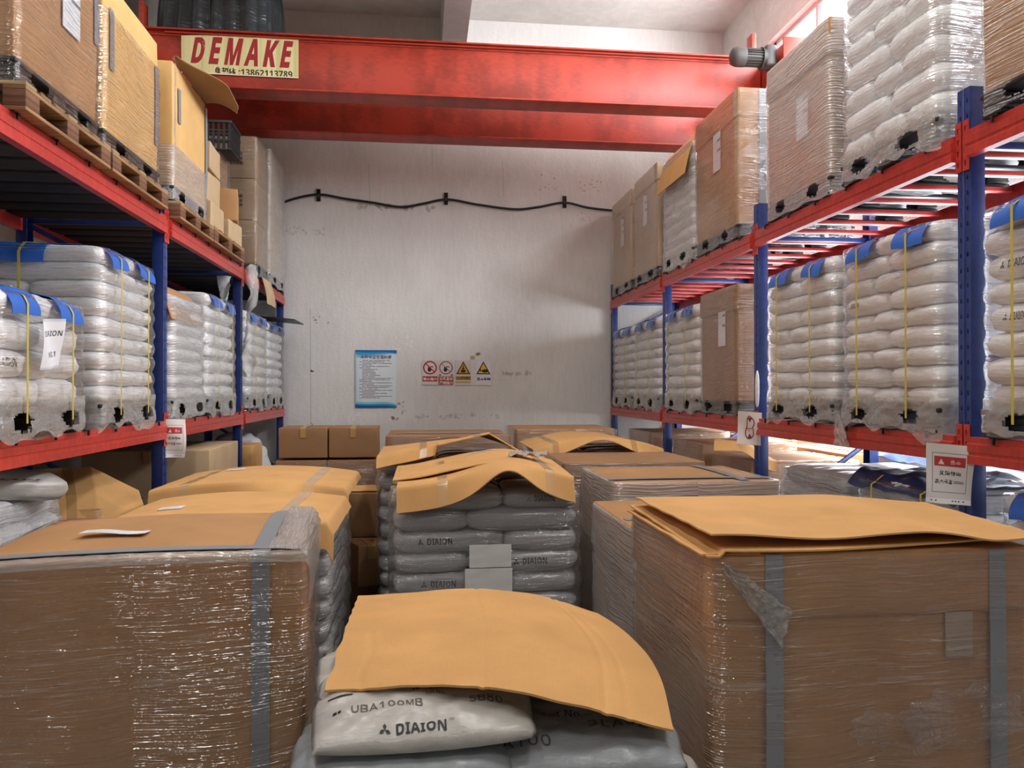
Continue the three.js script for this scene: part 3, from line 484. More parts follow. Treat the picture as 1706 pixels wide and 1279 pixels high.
// ---------------------------------------------------------------- the two pallet racks
const LEVELS = [1.57, 3.05], BEAM_H = 0.128;
function rack(label, Xf, dir, frames, group) {
  const mid = -(frames[0] + frames[frames.length - 1]) / 2, t = thing('pallet_rack', label, 'rack', [Xf + dir * 0.5, 0, mid]);
  const H = 3.27, pw = 0.09, dep = 0.075, deepX = 1.0;
  // post: front plate with two rows of slots, two sides, and lips
  const shape = new THREE.Shape([[-pw / 2, 0], [pw / 2, 0], [pw / 2, H], [-pw / 2, H]].map(([a, b]) => new THREE.Vector2(a, b)));
  for (let y = 0.12; y < H - 0.05; y += 0.075) for (const c of [-0.024, 0.024]) shape.holes.push(new THREE.Path([[c - 0.006, y], [c - 0.004, y + 0.022], [c + 0.004, y + 0.022], [c + 0.006, y]].map(([a, b]) => new THREE.Vector2(a, b))));
  const plate = new THREE.ExtrudeGeometry(shape, { depth: 0.004, bevelEnabled: false });
  const frontPost = merge([plate.clone().translate(0, 0, -0.004), bx(0.004, H, dep, -pw / 2 + 0.002, H / 2, -dep / 2 - 0.002, 0.001), bx(0.004, H, dep, pw / 2 - 0.002, H / 2, -dep / 2 - 0.002, 0.001), bx(0.02, H, 0.004, -pw / 2 + 0.012, H / 2, -dep, 0.001), bx(0.02, H, 0.004, pw / 2 - 0.012, H / 2, -dep, 0.001), bx(0.012, H, 0.012, 0, H / 2, -0.001, 0.003)]);
  frontPost.rotateY(-dir * Math.PI / 2);
  const rearPost = merge([bx(dep, H, 0.004, 0, H / 2, -pw / 2), bx(dep, H, 0.004, 0, H / 2, pw / 2), bx(0.004, H, pw, dir * dep / 2, H / 2, 0)]);
  const foot = bx(0.14, 0.012, 0.12, 0, 0.006, 0);
  const x0 = -dir * 0.5;
  for (const D of frames) {
    const f = part('upright_frame', t), z = -D - mid;
    obj('post', [frontPost.clone(), foot.clone().translate(dir * 0.04, 0, 0)], M.rackBlue, f).position.set(x0, 0, z);
    obj('post', [rearPost.clone(), foot.clone()], M.rackBlue, f).position.set(x0 + dir * (deepX - dep / 2), 0, z);
    const brace = (xa, ya, xb, yb) => { const L = Math.hypot(xb - xa, yb - ya), g = bx(L, 0.035, 0.028); g.rotateZ(Math.atan2(yb - ya, xb - xa)); obj('brace', g, M.rackBlue, f).position.set(x0 + (xa + xb) / 2, (ya + yb) / 2, z); };
    const a = dir * 0.06, b = dir * (deepX - 0.05);
    for (const y of [0.2, 1.95, 3.0]) brace(a, y, b, y);
    brace(a, 0.25, b, 0.85); brace(a, 1.4 - 0.65, b, 1.38); brace(b, 1.98, a, 2.5); brace(a, 2.5, b, 2.98);
  }
  // beam section: ribbed box, drawn out along z; connectors: slotted plates over the posts
  const sec = (len) => {
    const h = BEAM_H, s = new THREE.Shape([[0, 0], [0.046, 0], [0.046, h * 0.3], [0.042, h * 0.33], [0.042, h * 0.42], [0.046, h * 0.45], [0.046, h * 0.74], [0.036, h * 0.78], [0.036, h], [0, h]].map(([a, b]) => new THREE.Vector2(a, b)));
    const g = new THREE.ExtrudeGeometry(s, { depth: len, bevelEnabled: false }).translate(-0.018, -h, -len / 2); if (dir > 0) g.rotateY(Math.PI); return g;
  };
  const cs = new THREE.Shape([[-0.021, 0], [0.021, 0], [0.021, 0.245], [-0.021, 0.245]].map(([a, b]) => new THREE.Vector2(a, b)));
  for (let k = 0; k < 4; k++) cs.holes.push(new THREE.Path([[-0.006, 0.022 + k * 0.056], [-0.009, 0.05 + k * 0.056], [0.009, 0.05 + k * 0.056], [0.006, 0.022 + k * 0.056]].map(([a, b]) => new THREE.Vector2(a, b))));
  const con = merge([new THREE.ExtrudeGeometry(cs, { depth: 0.005, bevelEnabled: false }).translate(0, -0.186, 0.002), bx(0.005, 0.245, 0.06, 0, -0.0635, -0.025, 0.001).translate(0, 0, 0)]);
  const clip = merge([bx(0.012, 0.028, 0.01, -dir * 0.034, -0.012, 0, 0.001), bx(0.05, 0.008, 0.06, -dir * 0.008, 0.004, 0, 0.001)]);
  for (let i = 0; i + 1 < frames.length; i++) {
    const za = -frames[i] - mid, zb = -frames[i + 1] - mid, len = Math.abs(zb - za) - pw - 0.006, zm = (za + zb) / 2, bar = sec(len);
    for (const y of LEVELS) {
      const front = part('beam', t); front.position.set(x0 - dir * 0.004, y, zm); obj('beam_bar', bar, M.rackRed, front);
      for (const s of [-1, 1]) { const c = con.clone(); c.rotateY(-dir * Math.PI / 2); const m = obj('end_connector', c, M.rackRed, front); m.position.set(0, 0, s * (len / 2 + 0.022)); }
      for (let k = 0; k < 6; k++) obj('deck_clip', clip, M.black, front).position.set(0, 0, ((k + 0.5) / 6 - 0.5) * len);
      const rear = part('beam', t); rear.position.set(x0 + dir * (deepX - 0.03), y, zm); obj('beam_bar', bar, M.rackRed, rear); rear.children[0].rotation.y = Math.PI;
      for (let k = 0; k < (dir < 0 ? 9 : 7); k++) obj(dir < 0 ? 'deck_board' : 'crossbar', bx(deepX - 0.07, 0.028, dir < 0 ? 0.2 : 0.05), dir < 0 ? M.deckDark : M.rackRed, t).position.set(x0 + dir * deepX / 2, y - 0.03, zm + ((k + 0.5) / (dir < 0 ? 9 : 7) - 0.5) * len);
    }
  }
  return t;
}
const RF = [1.14, 3.54, 5.94, 8.34, 10.74], LF = [1.12, 3.52, 5.92, 8.32, 10.72], RX = 2.63, LX = -1.867;
rack('blue and red steel pallet rack along the left wall', LX, -1, LF);
rack('blue and red steel pallet rack along the right wall', RX, 1, RF);

// ---------------------------------------------------------------- the overhead crane
{
  const t = thing('overhead_crane', 'red double-girder overhead crane spanning the hall under the ceiling', 'crane', [0.4, 4.87, -9.0]);
  const span = 6.6, cx = 0.0;
  const girder = merge([bx(span, 0.54, 0.26, cx, 0.29, 0, 0.004), bx(span, 0.02, 0.32, cx, 0.01, 0, 0.004), bx(span, 0.018, 0.36, cx, 0.569, 0, 0.004), bx(span, 0.018, 0.014, cx, 0.52, 0.136, 0.002)]);
  for (const z of [0.64, -0.66]) {
    const g = part('girder', t); g.position.set(0, 0, z); obj('girder_box', girder, M.craneRed, g);
    obj('rail', bx(span, 0.03, 0.04, cx, 0.593, 0, 0.004), M.motor, g);
    obj('conduit', tube([[-3, 0.535, 0.165], [-1, 0.533, 0.165], [1, 0.536, 0.165], [2.95, 0.533, 0.165]], 0.01, 30, 6), M.craneRed, g);
  }
  for (const s of [-1, 1]) {
    const e = part('end_carriage', t); e.position.set(s * 3.45, 0.38, 0);
    obj('carriage_box', bx(0.26, 0.3, 2.6, 0, 0, 0, 0.006), M.craneRed, e);
    for (const z of [-1.05, 1.05]) { const w = cyl(0.13, 0.13, 0.08, 28).rotateZ(Math.PI / 2); obj('wheel', w, M.motor, e).position.set(0, -0.2, z); }
    obj('buffer_plate', bx(0.05, 0.46, 0.14, -s * 0.16, 0.32, 0.55, 0.004), M.craneRed, e);
    obj('end_plate', bx(0.3, 0.36, 0.02, 0, 0.02, 1.31, 0.004), M.craneRed, e);
  }
  const m = part('drive_motor', t); m.position.set(3.05, 0.43, 1.12); m.rotation.z = Math.PI / 2;
  const fins = [cyl(0.08, 0.08, 0.2, 28)]; for (let k = 0; k < 20; k++) { const a = (k / 20) * 2 * Math.PI; fins.push(bx(0.006, 0.19, 0.02, 0, 0, 0.086, 0.001).rotateY(a)); }
  obj('motor_body', fins, M.motor, m);
  const cap = new THREE.LatheGeometry([[0.001, 0.09], [0.05, 0.088], [0.085, 0.07], [0.1, 0.03], [0.1, -0.06], [0.085, -0.065]].map(([a, b]) => new THREE.Vector2(a, b)), 28).translate(0, 0.15, 0);
  obj('fan_cover', cap, std({ color: lin(0.07, 0.06, 0.055), roughness: 0.6 }), m);
  obj('gearbox', [bx(0.22, 0.12, 0.2, 0, -0.17, 0, 0.02), cyl(0.11, 0.11, 0.04, 24).translate(0, -0.11, 0)], M.motor, m);
  for (const [x, label] of [[-3.05, 'left'], [3.85, 'right']]) {
    const b = thing('runway_beam', 'red crane runway beam along the ' + label + ' wall under the crane', 'beam', [x, 4.62, -3]);
    obj('beam_web', [bx(0.012, 0.26, 15.4, 0, 0.14, 0, 0.002), bx(0.2, 0.014, 15.4, 0, 0.275, 0, 0.003), bx(0.2, 0.014, 15.4, 0, 0.007, 0, 0.003)], M.craneRed, b);
    obj('rail', bx(0.05, 0.05, 15.4, 0, 0.307, 0, 0.005), M.motor, b);
    for (let k = 0; k < 5; k++) { const s = x < 0 ? -1 : 1, far = x < 0 ? -3.3 : 4.3; obj('bracket', bx(Math.abs(far - x) - 0.02, 0.14, 0.1, s * Math.abs(far - x) / 2, -0.06, -6.8 + k * 3.2, 0.004), M.craneRed, b); }
  }
  // banner stuck on the near girder
  const bann = canvasTex(1024, 368, (g, w, h) => {
    g.fillStyle = '#e6dda0'; g.fillRect(0, 0, w, h); for (let i = 0; i < 60; i++) { g.fillStyle = i % 2 ? 'rgba(255,250,215,0.12)' : 'rgba(150,135,70,0.08)'; g.fillRect(hash(i, 3, 1) * w, 0, 8 + hash(i, 4, 1) * 46, h); }
    g.fillStyle = '#a5242b'; g.save(); g.transform(1, 0, -0.16, 1, 0, 0); g.font = 'bold 338px sans-serif'; let x = 112; for (const [ch, k] of [['D', 0.5], ['E', 0.54], ['M', 0.5], ['A', 0.52], ['K', 0.54], ['E', 0.54]]) { g.save(); g.translate(x, 268); g.scale(k, 1); g.fillText(ch, 0, 0); g.strokeStyle = '#a5242b'; g.lineWidth = 14; g.strokeText(ch, 0, 0); x += g.measureText(ch).width * k + 34; g.restore(); } g.restore();
    g.fillStyle = '#e6dda0'; for (let i = 0; i < 26; i++) g.fillRect(180 + hash(i, 5, 1) * 40, 60 + hash(i, 6, 1) * 170, 5, 9);
    glyphs(g, '售热线', 290, 300, 72, '#26221c', 0.13, 0.8); g.fillStyle = '#26221c'; g.font = 'bold 84px sans-serif'; g.save(); g.translate(492, 366); g.scale(0.9, 1); g.fillText(':13862113789', 0, 0); g.restore();
    g.fillStyle = '#f4efd2'; g.fillRect(0, h - 10, w, 10);
  });
  const b = obj('banner', thick(30, 10, (s, q) => { const tear = s < 0.3 ? 0.05 * (1 - s / 0.3) : 0; return [(s - 0.5) * 1.16, (q - 0.5) * (0.4 - tear * q) - 0.006 * s, 0.004 + 0.008 * (0.5 + noi(s * 7, q * 2, 4)) * (q > 0.6 ? q : 0.4), s, q]; }, 0.002), std({ map: bann, roughness: 0.6 }));
  b.position.set(-1.86, 5.205, -8.215); b.rotation.y = 0; tag(b, 'cream banner with red lettering stuck on the red crane girder', 'banner');
  // hoist under a dark tarpaulin at the left end
  const tp = obj('tarpaulin', thick(90, 26, (s, q) => {
    const L = ringLength(0.55, 0.62, 0.18), k = ringAt(0.55, 0.62, 0.18, s * L), top = q > 0.62 ? (q - 0.62) / 0.38 : 0, fold = (1 - top) * (0.035 * Math.sin(s * 2 * Math.PI * 26) * (1.1 - q) + 0.05 * noi(s * 14, q * 2, 8));
    const sh = (1 - top) * (1 - 0.12 * q); return [k[0] * sh + k[2] * fold, 1.15 * Math.min(1, q / 0.62) + 0.14 * Math.sin(top * 1.5) + 0.05 * noi(k[0] * 3, k[1] * 3, 2), k[1] * sh + k[3] * fold];
  }, 0.003), M.tarp);
  tp.position.set(-2.2, 5.49, -9.0); tag(tp, 'dark pleated tarpaulin draped over the crane hoist at the left end', 'tarpaulin');
}

// ---------------------------------------------------------------- things on the back wall
const plate = (w, h, t = 0.004, n = 1, wave = () => 0) => thick(n * 4, n * 4, (s, q) => [(s - 0.5) * w, (q - 0.5) * h, wave(s, q), s, q], t);
{
  const poster = canvasTex(560, 790, (g, w, h) => {
    const gr = g.createLinearGradient(0, 0, w, 0); gr.addColorStop(0, '#d9e9f0'); gr.addColorStop(0.2, '#eef2f7'); gr.addColorStop(1, '#e4f0f2'); g.fillStyle = gr; g.fillRect(0, 0, w, h);
    const wave = (y0, s, c, a) => { g.fillStyle = c; g.beginPath(); g.moveTo(0, y0 < 400 ? 0 : h); g.lineTo(w, y0 < 400 ? 0 : h); g.lineTo(w, y0 + a); g.bezierCurveTo(w * 0.7, y0 - s, w * 0.35, y0 + s, 0, y0 - a * 0.3); g.closePath(); g.fill(); };
    wave(88, 50, '#8fd0e6', -30); wave(60, 40, '#3aa6d8', -10); wave(30, 24, '#1670b6', 14); wave(706, 40, '#8fd7e2', 40); wave(736, 30, '#2f9fce', 26); wave(758, 20, '#165f9f', 24);
    g.fillStyle = '#a9d6e6'; g.fillRect(0, 60, 16, 670); g.fillStyle = '#d8edf2'; g.fillRect(w - 18, 60, 18, 670);
    glyphs(g, '消防安全管理制度', 70, 70, 50, '#5a2350', 0.13);
    g.fillStyle = '#53565c'; let y = 138; const r = mul(5);
    for (const [n, len] of [[2, 0.9], [2, 0.95], [2, 0.9], [1, 0.5], [1, 0.4], [1, 0.42], [1, 0.45], [1, 0.6], [1, 0.4], [3, 0.98], [2, 0.95], [3, 0.98], [2, 0.98], [2, 0.8], [2, 0.98]]) for (let k = 0; k < n; k++) { let x = k ? 56 : 92; const end = x + (k === n - 1 && n > 1 ? 0.3 + r() * 0.5 : len) * (w - 150); while (x < end) { const a = 7 + r() * 4; g.fillRect(x, y, a, 9); g.fillRect(x + 2, y - 3, 2, 14); x += a + 3 + (r() < 0.08 ? 9 : 0); } y += 20.5; }
  });
  const p = obj('poster', plate(0.56, 0.79, 0.004, 3, (s, q) => 0.004 * Math.sin(s * 4 + q * 3)), std({ map: poster, roughness: 0.4 })); p.position.set(-0.645, 1.94, -10.836); tag(p, 'white and blue regulations poster taped to the back wall', 'poster');
  const sign = (kind) => canvasTex(220, 360, (g, w, h) => {
    g.fillStyle = kind === 3 ? '#e9e4ea' : '#ddd3cf'; g.fillRect(0, 0, w, h);
    if (kind < 2) {
      const c = kind ? '#8c4a40' : '#b01827'; g.strokeStyle = c; g.lineWidth = kind ? 14 : 20; g.beginPath(); g.arc(110, 112, 88, 0, 7); g.stroke();
      g.fillStyle = '#1b1b1d'; g.beginPath(); g.moveTo(92, 168); g.bezierCurveTo(58, 140, 96, 116, 84, 84); g.bezierCurveTo(112, 96, 112, 120, 120, 110); g.bezierCurveTo(138, 140, 130, 160, 108, 170); g.fill(); g.fillRect(112, 92, 46, 13);
      g.lineWidth = kind ? 9 : 16; g.beginPath(); g.moveTo(50, 50); g.lineTo(172, 174); g.stroke();
      g.fillStyle = kind ? '#a03b33' : '#a81726';
      if (kind) { g.fillRect(4, 238, 212, 118); glyphs(g, '仓库重地', 16, 246, 46, '#f2e3dc', 0.13); glyphs(g, '严禁烟火', 16, 302, 46, '#f2e3dc', 0.13); g.fillStyle = '#8c4a40'; g.fillRect(10, 208, 34, 20); g.fillRect(176, 208, 34, 20); } else { g.fillRect(6, 236, 208, 74); glyphs(g, '禁止烟火', 16, 248, 46, '#f2e3dc', 0.14); }
    } else {
      const tri = (k, c) => { g.fillStyle = c; g.beginPath(); g.moveTo(110, 12 + k); g.lineTo(212 - k * 0.9, 200 - k * 0.55); g.lineTo(8 + k * 0.9, 200 - k * 0.55); g.closePath(); g.fill(); };
      tri(0, '#141310'); tri(28, kind === 2 ? '#d99f26' : '#ecc52e'); g.fillStyle = '#141310';
      if (kind === 2) { g.fillRect(104, 72, 12, 40); g.beginPath(); g.arc(110, 118, 16, 0, 7); g.fill(); g.fillRect(78, 136, 64, 38); g.fillStyle = '#b58e2c'; g.fillRect(4, 226, 212, 60); glyphs(g, '小心吊车重地', 10, 238, 32, '#17140d', 0.14); g.fillStyle = '#c8b071'; g.fillRect(4, 300, 212, 30); }
      else { g.beginPath(); g.ellipse(132, 152, 46, 24, 0, 0, 7); g.fill(); g.fillRect(60, 120, 12, 50); g.beginPath(); g.arc(66, 112, 9, 0, 7); g.fill(); g.fillRect(50, 140, 40, 9); glyphs(g, '当心车辆', 16, 244, 46, '#15140f', 0.15); }
    }
  });
  const row = [['red and black no-open-flame sign with one red caption', 0.09], ['faded no-fire sign with a two-line red caption', 0.31], ['yellow triangle hanging-load warning sign with yellow caption', 0.55], ['yellow triangle vehicle warning sign with black caption on white', 0.83]];
  row.forEach(([label, x], k) => { const s = obj('safety_sign', plate(0.215, 0.345, 0.003), std({ map: sign(k), roughness: 0.45 })); s.position.set(x, 2.03 - (k > 1 ? 0.005 : 0), -10.838); tag(s, label, 'sign', 'safety signs on the back wall'); });
  const tape = obj('tape_scrap', plate(0.06, 0.045, 0.002), std({ color: lin(0.45, 0.41, 0.28), roughness: 0.5 })); tape.position.set(0.68, 2.24, -10.84); tag(tape, 'small scrap of beige tape above the warning signs', 'tape');
  const pts = []; for (const [x, y] of [[-1.95, 4.29], [-1.75, 4.37], [-1.42, 4.44], [-1.05, 4.39], [-0.7, 4.35], [-0.3, 4.3], [-0.02, 4.35], [0.31, 4.42], [0.75, 4.36], [1.3, 4.31], [1.6, 4.35], [1.975, 4.42], [2.3, 4.36], [2.75, 4.32]]) pts.push([x, y, -10.80]);
  const c = thing('power_cable', 'black sagging cable running across the white back wall', 'cable', [0.3, 4.3, -10.8]);
  obj('cable_run', tube(pts.map(([x, y, z]) => [x - 0.3, y - 4.3, z + 10.8]), 0.017, 120, 8), M.cable, c);
  for (const [i, x] of [-1.42, 0.31, 1.975].entries()) {
    const k = thing('cable_bracket', ['left', 'middle', 'right'][i] + ' black channel bracket that holds the cable on the back wall', 'bracket', [x, 4.44, -10.83], 0, 'brackets that hold the cable');
    obj('channel', [bx(0.05, 0.17, 0.004, 0, 0, -0.014, 0.001), bx(0.004, 0.17, 0.03, -0.023, 0, 0, 0.001), bx(0.004, 0.17, 0.03, 0.023, 0, 0, 0.001)], M.cable, k); obj('clamp', bx(0.03, 0.04, 0.05, 0, -0.02, 0.02, 0.006), M.motor, k);
  }
}

// ---------------------------------------------------------------- loads on the upper decks
const LXC = -2.345, RXC = 3.105, UP = 3.055, LOW = 1.575;
const gUC = 'wrapped cartons on the upper right deck';
woodenPallet('wooden pallet under the nearest carton on the upper left deck', LXC + 0.02, 4.2, UP, 1.1, 0.96);
cartonLoad({ label: 'brown carton on black and wooden pallets, nearest on the upper left deck', x: LXC, d: 4.2, y: UP + 0.13, w: 1.05, l: 0.94, h: 1.12, seed: 3, side: 1, mat: M.kraftBox, dense: 1.3, papers: [['x', -0.1, 0.62, 0.2, 0.3]], tapes: [['x', -0.42, 0.55, 1.1]] });
woodenPallet('wooden pallet under the yellowish carton with a bare top', LXC + 0.02, 5.2, UP, 1.1, 0.98);
cartonLoad({ label: 'yellowish carton with a bare kraft top and grey tape, upper left deck', x: LXC, d: 5.2, y: UP + 0.13, w: 1.05, l: 0.99, h: 1.03, seed: 5, side: 1, mat: M.kraftYellowLit, dense: 1.3, filmTop: 0.83, tapes: [['x', 0.36, 0.5, 0.86], ['x', -0.42, 0.3, 0.84]] });  // bright yellow tone carries the strong window light on this carton
woodenPallet('wooden pallet under the carton with a raised top flap', LXC + 0.02, 6.43, UP, 1.1, 0.92);
{
  const t = cartonLoad({ label: 'yellow carton with a raised curling flap, beside the red crane girder', x: LXC, d: 6.43, y: UP + 0.13, w: 1.05, l: 0.92, h: 1.05, seed: 8, side: 1, mat: M.kraftYellowLit, dense: 1.3, filmTop: 0.42, film: M.filmHazy, tapes: [['x', 0.3, 0.62, 0.88], ['x', -0.43, 0.3, 1.0]] });
  obj('flap', thick(14, 20, (s, q) => { const e = 0.03 + 0.27 * sst(-0.05, 0.5, q) * (1 - 0.15 * sst(0.85, 1, q)), z = 0.44 - q * 0.9; return [0.5 + e * s, 1.055 + 0.06 * s - 0.1 * s * s * (0.4 + q), z]; }, 0.006, { su: 0.3, sv: 0.9 }), M.kraftShaded, t);  // flap seen from below, shade of its underside put into the kraft colour
  obj('film_edge', thick(2, 30, (s, q) => [0.535 + 0.01 * noi(q * 9, 1), 0.02 + q * 0.98, 0.47 + s * 0.03 + 0.01 * noi(q * 12, 3)], 0.002), M.filmHazy, t);
}
// small cartons, crate and wrapped carton stacks at the far end of the upper left deck
woodenPallet('open wooden pallet under the small cartons, upper left deck', LXC + 0.05, 7.45, UP, 1.05, 1.1, 0.14);
carton('narrow small carton, topmost of three by the yellow carton', -2.06, 3.195 + 0.52, 7.2, 0.42, 0.24, 0.42, { mat: M.kraftPale, seed: 2, turn: 0.05, group: 'small cartons on the upper left deck' });
carton('narrow small carton, middle of three by the yellow carton', -2.07, 3.195 + 0.25, 7.2, 0.42, 0.255, 0.42, { mat: M.kraftPale, seed: 3, turn: -0.03, group: 'small cartons on the upper left deck' });
carton('narrow small carton, lowest of three by the yellow carton', -2.04, 3.2, 7.22, 0.42, 0.235, 0.46, { mat: M.kraftPale, seed: 4, group: 'small cartons on the upper left deck' });
carton('torn low carton on the open wooden pallet, upper left deck', -2.0, 3.2, 7.78, 0.4, 0.2, 0.4, { mat: M.kraftPale, seed: 5, turn: -0.08 });
carton('small taped carton jutting out over the torn low carton', -1.98, 3.405, 7.8, 0.38, 0.3, 0.34, { mat: M.kraftBox, seed: 6, turn: 0.2, tapeMat: M.tapeClear });
function wrappedBoxes(label, x, d, y, w, l, ph, rowsOf, o = {}) {
  const t = thing('wrapped_box_stack', label, 'box stack', [x, y, -d], o.turn ?? 0, o.group); plasticPallet(t, w, l, ph, o.palletMat);
  let yy = ph + 0.002, k = 0;
  for (const [h, nx, nz] of rowsOf) {
    for (let i = 0; i < nx; i++) for (let j = 0; j < nz; j++) {
      const bw = (w - 0.06) / nx - 0.008, bl = (l - 0.06) / nz - 0.008, b = obj('box', softBox(bw, h - 0.004, bl, 0.008, 3, (p) => [p[0] + 0.006 * noi(p[1] * 6, k, 1), p[1], p[2] + 0.006 * noi(p[1] * 5, k, 4)]), o.mat ?? M.kraftBox, t);
      b.position.set(((i + 0.5) / nx - 0.5) * (w - 0.06), yy + h / 2, ((j + 0.5) / nz - 0.5) * (l - 0.06)); b.rotation.y = 0.02 * noi(k * 3.3, 1);
      if (o.print && j === nz - 1) { const pg = plate(bw * 0.6, h * 0.34, 0.001); obj('print', pg.translate(-0.02, -0.02, bl / 2 + 0.008), o.print, b); }
      k++;
    }
    yy += h;
  }
  obj('stretch_film', filmWrap({ w, l, y0: 0.01, y1: yy - 0.01, seed: o.seed ?? 2, r: 0.05, cols: 130, rows: 44, ripple: 0.009, lip: 0.08, slant: 3 }), o.film ?? M.film, t);
  return t;
}
const boxPrint = inkPrint(clearCanvas(256, 128, (g) => { g.fillStyle = '#4b2f1d'; for (let j = 0; j < 3; j++) for (let i = 0; i < 7; i++) if (hash(i, j, 9) > 0.15) g.fillRect(8 + i * 34, 8 + j * 40, 25, 27); }));
wrappedBoxes('three-layer stack of printed brown cartons, far upper left deck', LXC + 0.02, 9.15, UP, 1.02, 0.62, 0.13, [[0.48, 2, 1], [0.46, 2, 1], [0.47, 2, 1]], { seed: 4, palletMat: M.greenBlack, print: boxPrint, mat: M.kraftPaleShaded });  // pale kraft darkened to carry the shade on these cartons
wrappedBoxes('tall hazy film-wrapped stack beside the back wall, upper left deck', LXC + 0.01, 10.08, UP, 1.04, 1.0, 0.13, [[0.5, 2, 2], [0.5, 2, 2], [0.5, 2, 2]], { seed: 6, film: M.filmHazy, mat: M.kraftPale });
wrappedBoxes('dark carton stack under the black crate, upper left deck', -2.43, 8.32, UP, 0.8, 0.5, 0.14, [[0.5, 1, 1], [0.5, 1, 1]], { seed: 9, mat: M.kraftBrown });
{
  const t = thing('plastic_crate', 'black slatted plastic crate on top of cartons by the crane', 'crate', [-2.2, UP + 1.147, -8.3]);
  const w = 0.56, h = 0.3, l = 0.42;
  obj('crate_base', bx(w, 0.015, l, 0, 0.0075, 0), M.black, t);
  for (const s of [-1, 1]) { obj('rim', bx(w, 0.03, 0.03, 0, h - 0.015, s * (l / 2 - 0.012), 0.004), M.black, t); obj('rim', bx(0.03, 0.03, l, s * (w / 2 - 0.012), h - 0.015, 0, 0.004), M.black, t); }
  for (const s of [-1, 1]) {
    for (let k = 0; k < 11; k++) obj('slat', plain(0.022, h - 0.02, 0.012, -w / 2 + 0.02 + (k / 10) * (w - 0.04), h / 2, s * (l / 2 - 0.012)), M.black, t);
    for (let k = 0; k < 9; k++) obj('slat', plain(0.012, h - 0.02, 0.022, s * (w / 2 - 0.012), h / 2, -l / 2 + 0.02 + (k / 8) * (l - 0.04)), M.black, t);
    for (const y of [0.1, 0.2]) { obj('rail', plain(w, 0.02, 0.01, 0, y, s * (l / 2 - 0.015)), M.black, t); obj('rail', plain(0.01, 0.02, l, s * (w / 2 - 0.015), y, 0), M.black, t); }
  }
}
// upper right deck
const SR = -1;
cartonLoad({ label: 'wrapped carton with a torn film skirt, nearest on the upper right deck', group: gUC, x: RXC, d: 2.9, y: UP, w: 1.05, l: 0.98, h: 1.15, lid: 0.23, seed: 21, side: SR, dense: 1.3, mat: M.kraftBox });
sackStack({ label: 'tall sagging sack stack without straps on the upper right deck', x: RXC, d: 4.14, y: UP, w: 1.06, l: 0.94, layers: 8, lh: 0.15, seed: 22, side: SR, straps: false, blue: false, mat: M.sackWhite });
cartonLoad({ label: 'large wrapped carton with a grey-taped lid beside the tall sack stack', group: gUC, x: RXC, d: 5.2, y: UP, w: 1.05, l: 0.95, h: 1.14, lid: 0.23, seed: 23, side: SR, dense: 1.3, film: M.filmHazy, tapes: [['z', -0.33]], papers: [['x', 0.1, 0.62, 0.16, 0.3]] });
cartonLoad({ label: 'wrapped carton with grey tape, next behind the second blue post', group: gUC, x: RXC, d: 6.72, y: UP, w: 1.05, l: 1.04, h: 1.25, lid: 0.24, seed: 24, side: SR, film: M.film, tapes: [['z', -0.3]], papers: [['x', 0.05, 0.85, 0.17, 0.34]] });
sackStack({ label: 'sack stack under a curled cardboard sheet, upper right deck', x: RXC, d: 7.8, y: UP, w: 1.04, l: 0.98, layers: 9, lh: 0.118, seed: 25, side: SR, straps: false, blue: false, mat: M.sackWhite, film: M.filmHazy });
cartonLoad({ label: 'smaller wrapped carton, second from the back wall on the upper right deck', group: gUC, x: RXC, d: 8.93, y: UP, w: 1.05, l: 0.98, h: 1.28, lid: 0.2, seed: 26, side: SR, mat: M.kraftPale, tapes: [['z', -0.42]], papers: [['x', 0.0, 0.85, 0.16, 0.36]] });
cartonLoad({ label: 'wrapped carton against the back wall on the upper right deck', group: gUC, x: RXC, d: 10.03, y: UP, w: 1.05, l: 1.04, h: 1.26, lid: 0.2, seed: 27, side: SR, mat: M.kraftPale, papers: [['x', 0.05, 0.8, 0.16, 0.36]] });
{
  const s = obj('cardboard_sheet', thick(26, 16, (s, q) => { const a = -0.72 + s * 1.22, k = Math.max(0, -a - 0.42); return [a + k * 0.45, 0.01 + 0.03 * Math.sin(s * 3) - k * k * 4.5, 0.46 - q * 0.92]; }, 0.006, { su: 1.1, sv: 0.9 }), M.kraftTop);
  s.position.set(RXC, UP + 0.13 + 9 * 0.118 + 0.05, -7.8); tag(s, 'curled cardboard sheet over the sack stack on the upper right deck', 'cardboard');
}

// ---------------------------------------------------------------- loads on the lower decks
const gS = 'strapped white sack stacks on the lower right deck', gSL = 'strapped white sack stacks on the lower left deck';
const near1 = sackStack({ label: 'low strapped sack stack with a hanging paper notice, lower left deck', group: gSL, x: LXC + 0.02, d: 3.98, y: LOW, w: 1.06, l: 0.92, layers: 4, lh: 0.135, seed: 31, side: 1, ph: 0.14, prints: [[1, 'x', 0.3, -0.7, 0.4, 'nameGrey']] });
{
  const sheet = canvasTex(256, 400, (g, w, h) => { g.fillStyle = '#f0f4fa'; g.fillRect(0, 0, w, h); g.fillStyle = '#3b3f46'; g.font = 'bold 60px sans-serif'; g.fillText('DIAION', 22, 140); g.fillText('NO.1', 70, 310); g.fillStyle = 'rgba(190,200,215,0.6)'; g.fillRect(0, 0, w, 22); g.fillRect(0, h - 16, w, 16); });
  const s = obj('paper_notice', thick(8, 12, (s, q) => [(s - 0.5) * 0.21, (q - 0.5) * 0.235, 0.012 * Math.sin(s * 5 + q * 3) + 0.01 * q, s, q], 0.002), std({ map: sheet, roughness: 0.5 }));
  s.position.set(-1.755, LOW + 0.44, -3.92); s.rotation.set(0.05, Math.PI / 2, 0.1, 'YXZ'); tag(s, 'white paper notice with two printed lines hanging between yellow straps', 'notice');
}
